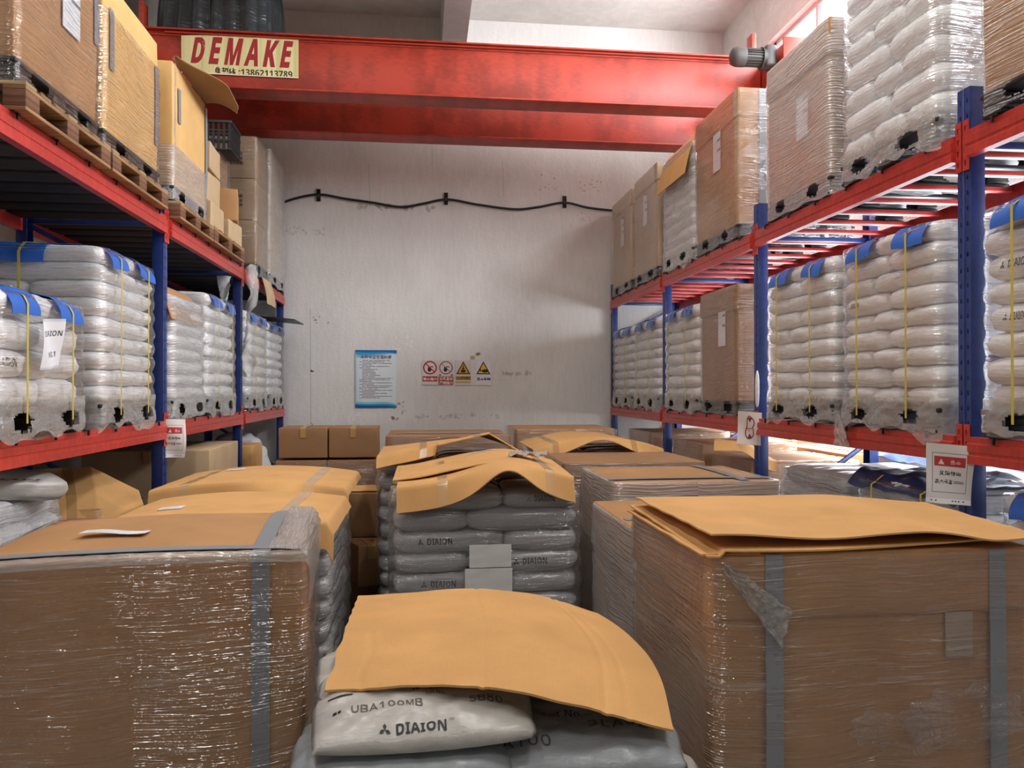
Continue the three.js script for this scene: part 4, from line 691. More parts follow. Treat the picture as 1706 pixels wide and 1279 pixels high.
sackStack({ label: 'tall strapped white sack stack beside the first blue post, lower left deck', group: gSL, x: LXC, d: 5.15, y: LOW, w: 1.05, l: 0.93, layers: 9, lh: 0.102, seed: 32, side: 1, ph: 0.14, cross: true });
sackStack({ label: 'film-wrapped sack stack under a bent kraft sheet, lower left deck', x: LXC, d: 6.42, y: LOW, w: 1.04, l: 0.86, layers: 8, lh: 0.1, seed: 33, side: 1, ph: 0.14, straps: false, blue: false, film: M.filmHazy });
sackStack({ label: 'eight-layer strapped sack stack between two blue posts, lower left deck', group: gSL, x: LXC, d: 7.42, y: LOW, w: 1.05, l: 1.0, layers: 8, lh: 0.115, seed: 34, side: 1, ph: 0.14 });
sackStack({ label: 'white sack stack beside the twisted film strip, lower left deck', group: gSL, x: LXC, d: 8.95, y: LOW, w: 1.05, l: 1.0, layers: 8, lh: 0.115, seed: 35, side: 1, ph: 0.14 });
sackStack({ label: 'white sack stack against the back wall under a dark board', group: gSL, x: LXC, d: 10.06, y: LOW, w: 1.05, l: 1.0, layers: 8, lh: 0.113, seed: 36, side: 1, ph: 0.14 });
{
  const s = obj('cardboard_sheet', thick(20, 12, (s, q) => { const a = -0.55 + s * 1.1, k = Math.max(0, a - 0.3); return [a - k * 0.35, 0.03 * Math.cos(a * 2.5) - k * k * 4.2, 0.42 - q * 0.84]; }, 0.006, { su: 1.1, sv: 0.84 }), M.kraftBox);
  s.position.set(LXC + 0.05, LOW + 0.14 + 0.86, -6.38); tag(s, 'bent kraft sheet over the sack stack behind the first left post', 'cardboard');
  const b = obj('dark_board', thick(12, 6, (s, q) => [(s - 0.5) * 0.9, 0.02 * Math.sin(s * 3), (0.5 - q) * 0.7], 0.012, { su: 0.9, sv: 0.7 }), M.black);
  b.position.set(LXC + 0.33, LOW + 1.1, -10.15); b.rotation.z = -0.05; tag(b, 'thin black board lying on the sack stack by the back wall', 'board');
  const c = obj('cardboard_scrap', thick(10, 10, (s, q) => [0.01 * Math.sin(q * 4) + 0.05 * (1 - q), (q - 1) * 0.3 + (q > 0.92 ? 0 : 0.02 * noi(s * 8, 3)), (0.5 - s) * 0.5], 0.005, { su: 0.5, sv: 0.3 }), M.kraftPale);
  c.position.set(-1.80, UP + 0.012, -9.3); tag(c, 'torn cardboard scrap hanging over the far upper left beam', 'cardboard');
  const f = obj('film_strip', thick(10, 60, (s, q) => { const w = 0.085 + 0.03 * Math.sin(q * 9) + 0.02 * noi(q * 20, s * 4), a = (s - 0.5) * 2.6 + q * 4 + Math.sin(q * 17); return [Math.cos(a) * w * 0.6 + 0.02 * Math.sin(q * 6), -q * 1.15, Math.sin(a) * w + 0.04 * Math.sin(q * 5)]; }, 0.002), M.filmTorn);
  f.position.set(-1.77, UP + 0.02, -8.28); tag(f, 'twisted strip of clear film hanging from the second left post', 'film');
}
sackStack({ label: 'strapped sack stack with black print, nearest on the lower right deck', group: gS, x: RXC, d: 2.9, y: LOW, w: 1.06, l: 0.98, layers: 8, lh: 0.118, seed: 41, side: SR, prints: [[5, 'x-', -0.2, -0.5, 0.5, 'name'], [3, 'x-', -0.2, -0.5, 0.3, 'nameGrey'], [7, 'x-', -0.1, -0.6, 0.2, 'nameGrey']] });
sackStack({ label: 'tall strapped sack stack beside the first right post, lower right deck', group: gS, x: RXC, d: 4.14, y: LOW, w: 1.06, l: 0.95, layers: 9, lh: 0.108, seed: 42, side: SR, prints: [[5, 'x-', -0.2, -0.7, 0.0, 'nameGrey']] });
sackStack({ label: 'strapped sack stack with blue top beside the second right post', group: gS, x: RXC, d: 5.2, y: LOW, w: 1.05, l: 0.98, layers: 9, lh: 0.107, seed: 43, side: SR });
cartonLoad({ label: 'tall wrapped carton, only carton on the lower right deck', x: RXC, d: 6.66, y: LOW, w: 1.05, l: 0.9, h: 1.1, lid: 0.22, seed: 44, side: SR, mat: M.kraftBrown, papers: [['x', 0.1, 0.75, 0.16, 0.3]] });
sackStack({ label: 'strapped sack stack behind the tall carton, lower right deck', group: gS, x: RXC, d: 7.7, y: LOW, w: 1.05, l: 1.0, layers: 8, lh: 0.115, seed: 45, side: SR });
sackStack({ label: 'strapped sack stack just beyond the third right post', group: gS, x: RXC, d: 8.93, y: LOW, w: 1.05, l: 1.0, layers: 8, lh: 0.113, seed: 46, side: SR });
sackStack({ label: 'strapped sack stack against the back wall, lower right deck', group: gS, x: RXC, d: 10.02, y: LOW, w: 1.05, l: 1.0, layers: 8, lh: 0.112, seed: 47, side: SR });

// ---------------------------------------------------------------- floor loads, left row
// a cardboard lid: w x l panel with flaps; arch(a, b) its height; fa(a) the angle at which the front flap hangs
function lidSheet(label, x, y, d, { w, l, arch = () => 0, f = 0, b = 0, lf = 0, rf = 0, fa = () => 1.1, sa = 1.1, turn = 0, mat = M.kraftTop, th = 0.006, tapes = [], tapeMat = M.tapeBrown, paper, seed = 1 }) {
  const t = thing('cardboard_cover', label, 'cardboard', [x, y, -d], turn);
  const S = (a, zz, up = 0) => {
    const ca = clamp(a, -w / 2, w / 2), da = a - ca, cz = clamp(zz, -l / 2, l / 2), dz = zz - cz, A = (2 * ca) / w, B = (2 * cz) / l, ang = fa(A);
    return [ca + Math.sign(da) * Math.abs(da) * Math.cos(sa), arch(A, B) - Math.abs(da) * Math.sin(sa) - Math.abs(dz) * Math.sin(dz > 0 ? ang : 1.1) + up + 0.004 * noi(a * 5, zz * 5, seed), cz + dz * Math.cos(ang)];
  };
  const fn = (a0, a1, z0, z1, up) => (s, q) => S(a0 + (a1 - a0) * s, z0 + (z1 - z0) * q, up);
  obj('panel', thick(60, 48, fn(-w / 2 - lf, w / 2 + rf, l / 2 + f, -l / 2 - b, 0), th, { su: w + lf + rf, sv: l + f + b }), mat, t);
  for (const [a, wid, z0 = l / 2 + f, z1 = -l / 2 - b] of tapes) obj('tape', thick(3, 40, fn(a - wid / 2, a + wid / 2, z0 - 0.002, z1 + 0.002, 0.0025), 0.0015), tapeMat, t);
  if (paper) { const [a, z, pw, pl] = paper; obj('paper_label', thick(6, 3, fn(a - pw / 2, a + pw / 2, z + pl / 2, z - pl / 2, 0.004), 0.001, { su: 1, sv: 1 }), M.note, t); }
  return t;
}
const LFC = cartonLoad({ label: 'big film-wrapped carton with a grey tape cross, left foreground', x: -0.99, d: 3.17, y: 0, w: 1.12, l: 0.96, h: 1.24, turn: 0.09, seed: 51, dense: 2.4, mat: M.kraftBox, dome: 0.055, lip: 0.07, tapes: [['z', 0.4, 0.13, 1.24]], topTapes: [['z', 0.4], ['x', 0.4]], papers: [], holes: false });
obj('film_edge', thick(40, 16, (s, q) => { const z = 0.49 - s * 0.97, e = q * 0.3, a = e < 0.13 ? [0.43 + e, 1.262 - 0.02 * q] : [0.562, 1.262 - (e - 0.1)]; return [a[0] - 0.012 * (e > 0.1 && e < 0.16 ? 1 : 0) + 0.005 * noi(s * 14, q * 5, 1) - 0.035 * (1 - q) * noi(s * 3, 1), a[1] + 0.003 * noi(s * 20, q * 6, 2), z]; }, 0.001, { su: 1, sv: 0.3 }), M.filmVeil, LFC);
obj('film_edge', thick(60, 6, (s, q) => [-0.545 + s * 1.1, 1.236 + 0.012 * Math.sin(s * Math.PI) + (q > 0.5 ? 0.008 : (q - 0.5) * 0.05) + 0.003 * noi(s * 30, q * 4, 5), 0.488 - (q > 0.5 ? (q - 0.5) * 0.06 : 0) + 0.004 * noi(s * 18, q * 3, 8)], 0.001, { su: 1.1, sv: 0.04 }), M.filmVeil, LFC);
{
  const n = obj('paper_label', thick(8, 3, (s, q) => [(s - 0.5) * 0.23, 0.004 * Math.sin(s * 6), (0.5 - q) * 0.06, s, q], 0.001), M.note); n.position.set(-1.10, 1.288, -2.95); n.rotation.y = -0.05; tag(n, 'white torn label strip on the big left foreground carton', 'label');
}
sackStack({ label: 'silver-grey sack stack behind the left foreground carton', x: -0.97, d: 4.3, y: 0, w: 1.08, l: 0.96, layers: 9, lh: 0.108, seed: 52, straps: false, blue: false, mat: M.sackGrey, side: 1 });
lidSheet('kraft lid with drooping front corner on the second left floor stack', -0.99, 1.16, 4.3, { w: 1.06, l: 0.92, arch: (a, b) => 0.035 * (1 - a * a), f: 0.13, rf: 0.07, fa: (a) => 0.5 + 0.8 * sst(0.3, 1, a), tapes: [[0.3, 0.06]], tapeMat: M.tapeClear, paper: [-0.3, 0.1, 0.12, 0.09], seed: 3 });
sackStack({ label: 'grey sack stack under an arched kraft lid, third on the left', x: -1.06, d: 5.4, y: 0, w: 1.08, l: 0.96, layers: 9, lh: 0.105, seed: 53, straps: false, blue: false, mat: M.sackGrey, side: 1 });
lidSheet('arched kraft lid with two tape bands, third stack on the left', -1.06, 1.17, 5.4, { w: 1.16, l: 0.98, arch: (a, b) => 0.05 * (1 - a * a) + 0.02, f: 0.15, rf: 0.05, fa: (a) => 1.3 - 0.9 * Math.exp(-((a - 0.3) ** 2) / 0.12), tapes: [[-0.38, 0.06], [0.36, 0.06]], tapeMat: M.tapeClear, paper: [-0.25, -0.3, 0.12, 0.09], seed: 4 });
{
  const gB = 'brown boxes stacked behind the left lids';
  carton('wide brown box under a loose flap, on top of a tall box', -0.66, 0.66, 6.35, 0.62, 0.34, 0.5, { mat: M.kraftBrown, seed: 11, group: gB });
  carton('tall brown box under the wide open-topped box, left floor row', -0.64, 0, 6.35, 0.64, 0.655, 0.52, { mat: M.kraftBrown, seed: 12, group: gB });
  carton('small tilted brown box at the edge of the dark gap', -0.42, 0.36, 5.92, 0.2, 0.3, 0.26, { mat: M.kraftBrown, seed: 13, turn: 0.35, group: gB });
  const flap = obj('box_flap', thick(8, 6, (s, q) => [(s - 0.5) * 0.62, 0.02 * q + 0.01 * noi(s * 4, 1), 0.16 - q * 0.2], 0.005, { su: 0.6, sv: 0.2 }), M.kraftTop); flap.position.set(-0.65, 1.012, -6.3); tag(flap, 'loose kraft flap lying on the wide brown box', 'cardboard');
  wrappedBoxes('film-wrapped brown box stack carrying two brown cartons', -0.95, 8.35, 0, 1.06, 0.95, 0.12, [[0.33, 2, 2], [0.33, 2, 2], [0.31, 2, 2]], { seed: 12, mat: M.kraftBrown });
  carton('left one of two brown cartons side by side by the wall', -1.19, 1.115, 8.2, 0.475, 0.3, 0.5, { mat: M.kraftBrown, seed: 15 });
  carton('right one of two brown cartons side by side by the wall', -0.70, 1.115, 8.2, 0.475, 0.3, 0.5, { mat: M.kraftBrown, seed: 16 });
}
// ground bays of the left rack
sackStack({ label: 'crumpled film-covered sack heap under the nearest left beam', x: LXC - 0.1, d: 4.12, y: 0, w: 1.05, l: 0.95, layers: 9, lh: 0.125, seed: 61, straps: false, blue: false, film: M.filmHazy, taper: 0.06, side: 1 });
sackStack({ label: 'grey sack stack under a folded carton, left ground bay', x: LXC - 0.05, d: 5.3, y: 0, w: 1.04, l: 0.9, layers: 9, lh: 0.108, seed: 62, straps: false, blue: false, mat: M.sackGrey, side: 1, taper: 0.05 });
{
  const s = obj('resin_sack', cube(evenly(16), evenly(8), evenly(16), (q) => { const p = sackPoint(q, 4); return [p[0] * 0.36, p[1] * 0.075 + 0.02 * Math.cos(p[2] * 2), p[2] * 0.25]; }), M.sackPale); s.position.set(-2.22, 1.32, -4.18); s.rotation.set(0, 0.9, -0.12); tag(s, 'loose printed sack on the heap under the nearest left beam', 'sack');
  const p = obj('print', grid(8, 4, (a, b) => { const q = sackPoint([-0.75 + a * 1.4, 0.5 - 0.0 * b, 1 - b * 0.3], 4); return [q[0] * 0.366, q[1] * 0.082 + 0.02 * Math.cos(q[2] * 2) + 0.002, q[2] * 0.256, a, 1 - (1 - b)]; }), P.avg, s);
  const F = lidSheet('folded brown carton lid leaning over the left ground bay stack', -2.14, 1.2, 5.18, { w: 0.72, l: 0.46, arch: (a, b) => 0.09 - 0.13 * (b + 1) * 0.5 + (a > 0.2 ? -(a - 0.2) * 0.22 : 0), f: 0.2, fa: () => 0.95, turn: 0.45, mat: M.kraftTop, tapes: [[-0.06, 0.05]], seed: 8 });
  carton('large pale carton in the left ground bay by the second post', -2.25, 0, 7.2, 0.98, 1.3, 1.2, { mat: M.kraftPale, seed: 17, turn: 0.04 });
  carton('ochre carton in the farthest left ground bay', -2.15, 0, 8.75, 0.7, 1.2, 0.6, { mat: M.kraftTop, seed: 18 });
  const bag = obj('film_bag', cube(evenly(16), evenly(16), evenly(12), (q) => { const p = sackPoint(q, 9, 3, 2.2), f = 1 + 0.1 * noi(p[0] * 4, p[1] * 4, p[2] * 4); return [p[0] * 0.4 * f, p[1] * 0.62 * f, p[2] * 0.42 * f]; }), M.sackWhite); bag.position.set(-2.25, 0.66, -9.75); tag(bag, 'white film bag in the farthest left ground bay', 'bag');
}

// ---------------------------------------------------------------- floor loads, middle row
sackStack({ label: 'grey sack pallet under the front cardboard sheet', x: 0.24, d: 2.76, y: 0, w: 1.04, l: 1.0, layers: 4, lh: 0.125, seed: 71, straps: false, blue: false, film: null, mat: M.sackBlueGrey });
function looseSack(label, pos, turn, { a = 0.3, b = 0.2, c = 0.07, seed = 1, mat = M.sackPale, under = 1, print, pz = [0.1, 1], tilt = 0, roll = 0 } = {}) {
  const f = (s, q, up) => {                                      // pillow with a flat seam round its edge
    const u = s * 2 - 1, v = q * 2 - 1, k = Math.max(0, 1 - Math.abs(u) ** 3.2) ** 0.55 * Math.max(0, 1 - Math.abs(v) ** 3) ** 0.5, wr = 1 + 0.12 * noi(u * 3 + seed * 5, v * 3) * k, edge = Math.abs(u) ** 8;
    return [u * a * (1 - 0.05 * v * v), up * c * k * wr + 0.012 * noi(u * 5, v * 5, seed + up) * k + 0.012 * edge * Math.sin(v * 8 + seed), -v * b * (1 - 0.1 * u * u)];
  };
  const t = thing('resin_sack', label, 'sack', pos, turn); t.rotation.x = tilt; t.rotation.z = roll;
  obj('sack_body', smooth(merge([grid(44, 30, (s, q) => [...f(s, q, 1), s, q]), grid(44, 30, (s, q) => [...f(1 - s, q, -under), s, q])])), mat, t);
  if (print) obj('print', smooth(grid(40, 24, (s, q) => { const p = f(0.06 + s * 0.88, pz[0] + (pz[1] - pz[0]) * q, 1); return [p[0], p[1] + 0.002, p[2] + 0.002, s, q]; })), print, t);
  return t;
}
looseSack('pale resin sack with large printed name and lot number in front', [0.0, 0.868, -2.31], 0.05, { a: 0.315, b: 0.225, c: 0.066, under: 0.3, seed: 2, print: P.front, pz: [0.01, 0.64], tilt: 0.13 });
looseSack('blue-grey resin sack poking out to the right under the sheet', [0.43, 0.755, -2.32], -0.06, { a: 0.33, b: 0.22, c: 0.075, seed: 3, mat: M.sackBlueGrey, print: P.lot, pz: [0.05, 0.6], tilt: 0.12, roll: 0.03 });
looseSack('pale sack with a protruding left corner under the sheet', [0.0, 0.888, -2.58], 0.1, { a: 0.34, b: 0.24, c: 0.035, seed: 4 });
looseSack('grey sack directly under the drooping right side of the sheet', [0.5, 0.845, -2.6], -0.2, { a: 0.29, b: 0.24, c: 0.05, seed: 5, mat: M.sackBlueGrey, roll: -0.08 });
looseSack('blue-grey sack at the bottom left below the printed sack', [-0.06, 0.755, -2.27], 0.03, { a: 0.31, b: 0.22, c: 0.085, seed: 6, mat: M.sackBlueGrey });
looseSack('sack with black block printing at the bottom right', [0.52, 0.655, -2.27], -0.02, { a: 0.3, b: 0.2, c: 0.065, seed: 7, mat: M.sackPale, print: P.block, pz: [0.05, 0.4] });
{
  const rows = [[[-0.285, 0.925, 2.32], [-0.02, 0.955, 2.25], [0.2, 0.965, 2.18], [0.43, 0.925, 2.13], [0.705, 0.835, 2.15]], [[-0.275, 0.95, 2.65], [0, 0.985, 2.6], [0.23, 1.0, 2.55], [0.49, 0.965, 2.5], [0.765, 0.875, 2.5]], [[-0.27, 0.955, 2.97], [0, 0.985, 2.9], [0.23, 1.005, 2.85], [0.47, 0.985, 2.8], [0.74, 0.915, 2.72]], [[-0.265, 0.95, 3.27], [-0.01, 0.98, 3.19], [0.23, 1.0, 3.13], [0.44, 0.99, 3.05], [0.655, 0.955, 2.89]]];
  const curves = rows.map((r) => new THREE.CatmullRomCurve3(r.map(([x, y, d]) => new THREE.Vector3(x - 0.24, y - 0.9, 2.7 - d))));
  const s = obj('cardboard_sheet', thick(130, 60, (u, v) => {
    const c = new THREE.CatmullRomCurve3(curves.map((k) => k.getPoint(u))).getPoint(v), e = Math.min(u, 1 - u, v, 1 - v);
    return [c.x + (u < 0.02 ? 0.012 * noi(v * 9, 2) : 0), c.y + 0.005 * noi(u * 4, v * 4, 3) - 0.004 * Math.exp(-(((u - 0.46 - 0.02 * v) / 0.008) ** 2)) - 0.004 * Math.exp(-(((u - 0.82) / 0.008) ** 2)) - 0.003 * Math.exp(-(((u - 0.88 + 0.03 * v) / 0.006) ** 2)) - 0.003 * Math.exp(-(((u - 0.1 - 0.05 * noi(v * 4, 3)) / 0.01) ** 2)) * (v < 0.45 ? 1 : 0), c.z + (v < 0.02 ? 0.01 * noi(u * 11, 7) : 0) + (v > 0.98 ? 0.02 * noi(u * 6, 1) : 0)];
  }, 0.007, { su: 1.0, sv: 1.05 }), M.kraftTop);
  s.position.set(0.24, 0.9, -2.7); tag(s, 'large bare curved cardboard sheet over the loose sacks in front', 'cardboard');
}
{
  const t = sackStack({ label: 'silver film-wrapped printed sack stack in the centre, under two lids', x: 0.36, d: 4.95, y: 0, w: 1.12, l: 0.98, layers: 9, lh: 0.122, seed: 72, straps: false, blue: false, mat: M.sackGrey, prints: [[8, 'z', 0.2, -0.4, 0.6, 'nameGrey'], [6, 'z', -0.25, -0.55, 0.25, 'name'], [5, 'z', 0.3, -0.2, 0.6, 'name'], [4, 'z', -0.25, -0.5, 0.3, 'nameGrey'], [3, 'z', 0.25, -0.5, 0.3, 'name']] });
  const m = phy({ color: lin(0.95, 0.97, 0.95), roughness: 0.25, transmission: 0.15, thickness: 0 });
  for (const [x, y, w, h] of [[0.02, 0.85, 0.24, 0.13], [0.01, 0.71, 0.27, 0.14]]) obj('label_sheet', thick(6, 6, (s, q) => [x + (s - 0.5) * w, y + (q - 0.5) * h, 0.515 + 0.008 * noi(s * 5, q * 5)], 0.001), m, t);
  lidSheet('upper bowed kraft lid with folded front flap on the centre stack', 0.36, 1.245, 4.88, { w: 1.02, l: 0.82, arch: (a, b) => 0.12 * Math.exp(-(((a - 0.3) / 0.7) ** 2)) + 0.03 * (1 - b) * 0.5, f: 0.15, fa: (a) => 1.25 - 1.15 * Math.exp(-(((a - 0.2) / 0.38) ** 2)), mat: M.kraftTop, tapes: [[-0.25, 0.055], [0.37, 0.055]], tapeMat: M.tapeClear, paper: [0.02, -0.36, 0.2, 0.03], seed: 5 });
  lidSheet('lower kraft sheet jutting out behind the bowed centre lid', 0.34, 1.25, 5.1, { w: 1.04, l: 0.9, arch: (a, b) => 0.11 * Math.exp(-(((a - 0.2) / 0.8) ** 2)), seed: 6 });
  const c = obj('crumpled_wrapper', thick(18, 14, (s, q) => [(s - 0.5) * (0.24 + 0.04 * noi(q * 5, 1)), 0.03 + 0.03 * noi(s * 6, q * 6, 1) + 0.015 * noi(s * 15, q * 15, 4), (0.5 - q) * (0.17 + 0.05 * noi(s * 5, 9))], 0.002), M.paperCrumpled); c.position.set(0.66, 1.365, -4.88); c.rotation.y = -0.2; tag(c, 'crumpled brownish wrapper lying on the bowed centre lid', 'wrapper');
}
sackStack({ label: 'grey sack stack under the tented lid behind the centre stack', x: 0.2, d: 6.15, y: 0, w: 1.08, l: 0.98, layers: 10, lh: 0.117, seed: 73, straps: false, blue: false, mat: M.sackGrey });
lidSheet('kraft lid peaked like a tent behind the centre stack', 0.2, 1.32, 6.1, { w: 1.06, l: 0.96, arch: (a, b) => 0.17 * Math.max(0, 1 - Math.abs(a - 0.5) / (a > 0.5 ? 0.55 : 1.5)) * (0.75 + 0.25 * b), f: 0.1, fa: (a) => (a < -0.2 ? 0.9 : 0.05), tapes: [[-0.2, 0.05], [0.18, 0.05]], seed: 7 });
cartonLoad({ label: 'wrapped brown carton behind the tented lid, by the dark gap', x: 0.22, d: 7.3, y: 0, w: 1.1, l: 1.0, h: 1.39, lid: 0.3, seed: 74, mat: M.kraftBrown, topTapes: [['x', 0.2]] });

// ---------------------------------------------------------------- floor loads, right row
const RFC = cartonLoad({ label: 'big film-wrapped carton with open top flaps, right foreground', x: 1.5, d: 2.93, y: 0, w: 1.16, l: 0.96, h: 1.255, seed: 81, dense: 2.4, mat: M.kraftBox, lid: 0.22, tapes: [['z', -0.36], ['z', 0.44]], papers: [['z', 0.3, 0.97, 0.1, 0.15, M.paperDim]], holes: false, lip: 0, turn: 0.01 });
{
  const mk = (label, x0, x1, fz, fy, bz, by, seed, mat, y, d) => { const s = obj('cardboard_sheet', thick(60, 16, (u, v) => [x0 + (x1 - x0) * u + 0.01 * noi(v * 6, seed), fy(u) * (1 - v) + by(u) * v + 0.004 * noi(u * 5, v * 5, seed), -(fz(u) * (1 - v) + bz(u) * v)], 0.006, { su: 1.2, sv: 0.9 }), mat); s.position.set(1.5, y, -d); return tag(s, label, 'cardboard'); };
  mk('lower wavy cardboard flap on the right foreground carton', -0.585, 0.6, (u) => -0.49 + 0.03 * u, (u) => (u < 0.05 ? -0.012 : 0.008) - 0.01 * Math.sin(u * 5), () => 0.47, () => 0.012, 3, M.kraftTop, 1.272, 2.93);
  mk('upper wavy cardboard sheet on the right foreground carton', -0.565, 0.62, (u) => -0.47 + 0.02 * Math.sin(u * 6), (u) => 0.03 + 0.012 * Math.cos(u * 9) - 0.03 * sst(0.6, 0.85, u) + 0.022 * sst(0.8, 1, u), (u) => 0.45 - 0.28 * sst(0.72, 1, u), () => 0.035, 5, M.kraftTop, 1.285, 2.93);
  mk('third thin cardboard flap at the left edge of the right carton', -0.6, -0.4, () => -0.47, () => 0.0, () => 0.46, () => 0.0, 8, M.kraftTop, 1.262, 2.93);
}
for (const [x, y, rx, ry, R1, n] of [[0.31, 0.7, 0.05, 0.075, 0.22, 26], [0.05, 0.67, 0.03, 0.032, 0.13, 18]]) obj('film_pucker', smooth(grid(n * 6, 10, (s, q) => {   // folds that run out from a hole in the film
  const a = s * 2 * Math.PI, k = q, r0 = [rx, ry], c = Math.cos(a), d = Math.sin(a), far = R1 * (0.75 + 0.5 * noi(c * 2, d * 2, n)) * (0.55 + 0.45 * Math.abs(c)), px = c * (r0[0] + (far - r0[0] + 0.05) * k), py = d * (r0[1] + (far - r0[1]) * k * 0.8);
  return [x + px, y + py, 0.486 + (1 - k) * (0.006 + 0.009 * Math.cos(a * n + 2 * noi(c * 3, d * 3, 5))) + 0.004 * (1 - k), s, q];
})), M.filmClear, RFC);
obj('film_bunch', thick(40, 14, (s, q) => { const wd = 0.025 + 0.1 * s; return [-0.535 + 0.21 * s + (q - 0.5) * wd * 0.3 + 0.01 * noi(q * 6, s * 4, 1), 1.225 - 0.21 * s + (q - 0.5) * wd + 0.008 * noi(s * 9, q * 3, 2), 0.492 + 0.006 * (noi(s * 14, q * 8, 3) + noi(s * 30, q * 16, 6))]; }, 0.001), M.filmTorn, RFC);
cartonLoad({ label: 'wrapped carton with rounded corner behind the right foreground carton', x: 1.5, d: 3.96, y: 0, w: 1.08, l: 0.94, h: 1.15, seed: 82, dense: 1.6, mat: M.kraftBox, lid: 0.22, lidMat: M.kraftBox, tapes: [['z', -0.47]], topTapes: [['x', 0.2]], film: M.filmHazy });
cartonLoad({ label: 'wrapped carton with grey top tapes, third in the right row', x: 1.64, d: 5.0, y: 0, w: 1.08, l: 0.96, h: 1.245, seed: 83, dense: 1.4, mat: M.kraftBox, film: M.filmHazy, topTapes: [['x', 0.33], ['z', 0.3]], papers: [] });
cartonLoad({ label: 'brown wrapped carton between the centre lid and the third carton', x: 1.54, d: 6.02, y: 0, w: 1.08, l: 0.92, h: 1.26, seed: 84, mat: M.kraftBrown, lid: 0.25 });
sackStack({ label: 'dark sack stack under the arched lid in the right row', x: 1.5, d: 7.1, y: 0, w: 1.08, l: 1.0, layers: 10, lh: 0.114, seed: 85, straps: false, blue: false, mat: M.sackGrey });
lidSheet('arched kraft lid over dark sacks in the right row', 1.5, 1.285, 7.08, { w: 1.14, l: 1.0, arch: (a, b) => 0.1 * (1 - a * a), f: 0.12, fa: (a) => 1.2 - 1.1 * Math.exp(-((a / 0.5) ** 2)), tapes: [[-0.38, 0.05], [0.3, 0.05]], seed: 9 });
wrappedBoxes('wrapped cartons farthest in the right row, by the back wall', 1.5, 8.6, 0, 1.12, 1.0, 0.12, [[0.42, 1, 1], [0.42, 1, 1], [0.42, 1, 1]], { seed: 14, mat: M.kraftBox });
// ground bays of the right rack
sackStack({ label: 'blue-topped sack stack, nearest in the right ground bays', x: 3.15, d: 2.9, y: 0, w: 1.0, l: 0.95, layers: 9, lh: 0.134, seed: 91, side: SR, film: M.filmClear });
sackStack({ label: 'film-wrapped sack stack with dark blue sheet, right ground bay', x: 3.15, d: 4.12, y: 0, w: 1.0, l: 0.92, layers: 9, lh: 0.128, seed: 92, side: SR, blue: false, cover: M.navySheet, film: M.film });
sackStack({ label: 'heavily film-wrapped bulging sack stack, right ground bay', x: 3.15, d: 5.18, y: 0, w: 1.0, l: 0.95, layers: 9, lh: 0.123, seed: 93, side: SR, straps: false, blue: false, film: M.filmHazy, mat: M.sackPale, taper: 0.03 });
cartonLoad({ label: 'low brown carton behind the raised flap, right ground bay', x: 3.2, d: 6.7, y: 0, w: 1.0, l: 0.95, h: 1.2, seed: 94, side: SR, mat: M.kraftBox });
cartonLoad({ label: 'brown carton with grey tape in the farther right ground bay', x: 3.15, d: 7.72, y: 0, w: 1.0, l: 0.95, h: 1.27, seed: 95, side: SR, mat: M.kraftBox, tapes: [['z', -0.1]] });
cartonLoad({ label: 'brown carton farthest in the right ground bays, by the wall', x: 3.1, d: 9.3, y: 0, w: 1.0, l: 1.0, h: 1.3, seed: 96, side: SR, mat: M.kraftBrown });
{
  lidSheet('bent carton flap beside the folded paper on the right post', 2.75, 1.26, 6.45, { w: 0.5, l: 0.36, arch: (a, b) => 0.1 - 0.16 * sst(-0.2, 1, a), f: 0.1, fa: () => 0.9, turn: -0.4, seed: 10 });
  // second line of goods along the windows, behind the right rack
  for (const [d, seed] of [[3.3, 1], [4.5, 2], [5.7, 3]]) sackStack({ label: 'pale blue sack stack by the window, ' + ['nearest of three', 'middle of three', 'farthest of three'][seed - 1] + ' behind the right rack', x: 4.0, d, y: 0, w: 0.5, l: 1.0, layers: 9, lh: 0.13, seed: 97 + seed, side: SR, straps: false, film: null, blue: false, cover: M.paleBlue });
  carton('tall brown carton by the window behind the right rack', 3.99, 0, 7.2, 0.5, 1.22, 1.3, { mat: M.kraftBox, seed: 31 });
  carton('second tall brown carton by the window, farther along the right wall', 3.99, 0, 8.7, 0.5, 1.25, 1.3, { mat: M.kraftBrown, seed: 32 });
}
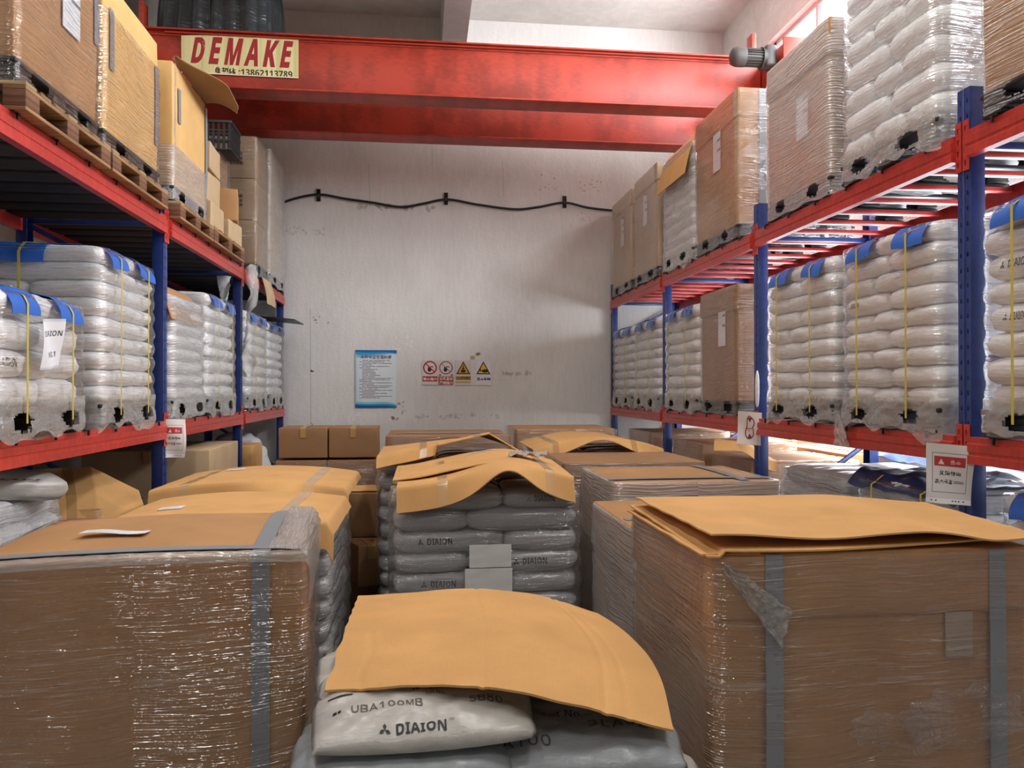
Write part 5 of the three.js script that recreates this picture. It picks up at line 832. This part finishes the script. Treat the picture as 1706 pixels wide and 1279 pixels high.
// paper notices hung on the posts
{
  const notice = (kind) => canvasTex(300, 400, (g, w, h) => {
    g.fillStyle = kind === 1 ? '#e7dcd8' : '#dedbd8'; g.fillRect(0, 0, w, h);
    if (kind === 1) { g.strokeStyle = '#8d3a34'; g.lineWidth = 14; g.beginPath(); g.moveTo(150, 50); g.bezierCurveTo(230, 90, 230, 150, 190, 190); g.bezierCurveTo(220, 260, 190, 330, 130, 330); g.bezierCurveTo(80, 300, 90, 240, 110, 200); g.bezierCurveTo(130, 150, 110, 90, 150, 50); g.stroke(); g.fillStyle = '#6d3a33'; g.beginPath(); g.moveTo(130, 70); g.lineTo(190, 70); g.lineTo(160, 130); g.fill(); g.beginPath(); g.moveTo(120, 320); g.lineTo(180, 320); g.lineTo(145, 265); g.fill(); g.fillRect(110, 200, 70, 10); g.fillRect(130, 225, 20, 10); return; }
    g.strokeStyle = '#4a4648'; g.lineWidth = 3; g.strokeRect(40, 62, 222, 262); g.fillStyle = '#b5393c'; g.fillRect(52, 84, 198, 66);
    g.fillStyle = '#e9d4d2'; g.beginPath(); g.moveTo(96, 100); g.lineTo(116, 138); g.lineTo(76, 138); g.fill(); glyphs(g, '当心', 152, 102, 32, '#e9d4d2', 0.12);
    glyphs(g, '货架横梁', 84, 178, 34, '#3c393d', 0.12); glyphs(g, '最大承重', 56, 240, 28, '#3c393d', 0.12); g.fillStyle = '#3c393d'; g.font = 'bold 26px sans-serif'; g.save(); g.translate(178, 264); g.scale(0.75, 1); g.fillText('2000KG', 0, 0); g.restore();
    g.fillStyle = '#f3f3f3'; g.fillRect(0, 366, w, 34); g.fillStyle = '#333'; for (const x of [40, 70, 180, 200, 220, 250]) { g.beginPath(); g.arc(x, 380, 5, 0, 7); g.fill(); }
  });
  const hang = (label, kind, x, y, d, w, h, turn, seed) => { const s = obj('load_notice', thick(10, 14, (s, q) => [(s - 0.5) * w * (1 - 0.06 * Math.sin(q * 4 + seed)), (q - 0.5) * h, 0.02 * Math.sin(s * 3.5 + q * 4 + seed) * (1 - q * 0.6) + 0.012, s, q], 0.002), std({ map: notice(kind), roughness: 0.4 })); s.position.set(x, y, -d); s.rotation.set(0, turn, -0.04); return tag(s, label, 'notice'); };
  hang('pale plastic notice with red band hung on the nearest right post', 0, RX - 0.075, 1.385, 3.55, 0.2, 0.29, -0.75, 1);
  hang('folded paper notice with a red-black ring on the second right post', 1, RX - 0.06, 1.49, 5.93, 0.2, 0.26, -0.9, 2);
  hang('creased white notice with red band on the first left post', 2, LX + 0.05, 1.44, 5.95, 0.16, 0.28, 0.55, 3);
}
{
  const s = obj('plastic_sleeve', cube(evenly(6), evenly(16), evenly(6), (q) => { const p = sackPoint(q, 2, 3, 2.4); return [p[0] * 0.012, p[1] * 0.145, p[2] * 0.022]; }), M.sackWhite); s.position.set(RX - 0.03, 1.8, -5.86); tag(s, 'slim white plastic sleeve hanging on the second right post', 'sleeve');
  const f = obj('film_strip', thick(16, 20, (s, q) => { const w = 0.05 + 0.13 * q; return [-0.012 + 0.012 * noi(s * 7, q * 6, 4), -0.2 * q, (0.5 - s) * w + 0.06 * q + 0.006 * noi(s * 9, q * 9, 2)]; }, 0.001), M.filmTorn); f.position.set(RX - 0.06, LOW + 0.07, -4.6); tag(f, 'ragged tail of clear film hanging over the lower right beam', 'film');
  const g = obj('film_strip', thick(12, 20, (s, q) => { const a = s * 5 + q * 3, w = 0.07 * (1 - 0.75 * q) + 0.012 * noi(q * 9, s * 5, 1); return [Math.cos(a) * w, -0.3 * q, Math.sin(a) * w]; }, 0.001), M.filmTorn); g.position.set(LX - 0.06, UP - 0.16, -7.85); tag(g, 'crumpled bit of clear film hanging under the upper left deck', 'film');
}
renderer.render(scene, camera);
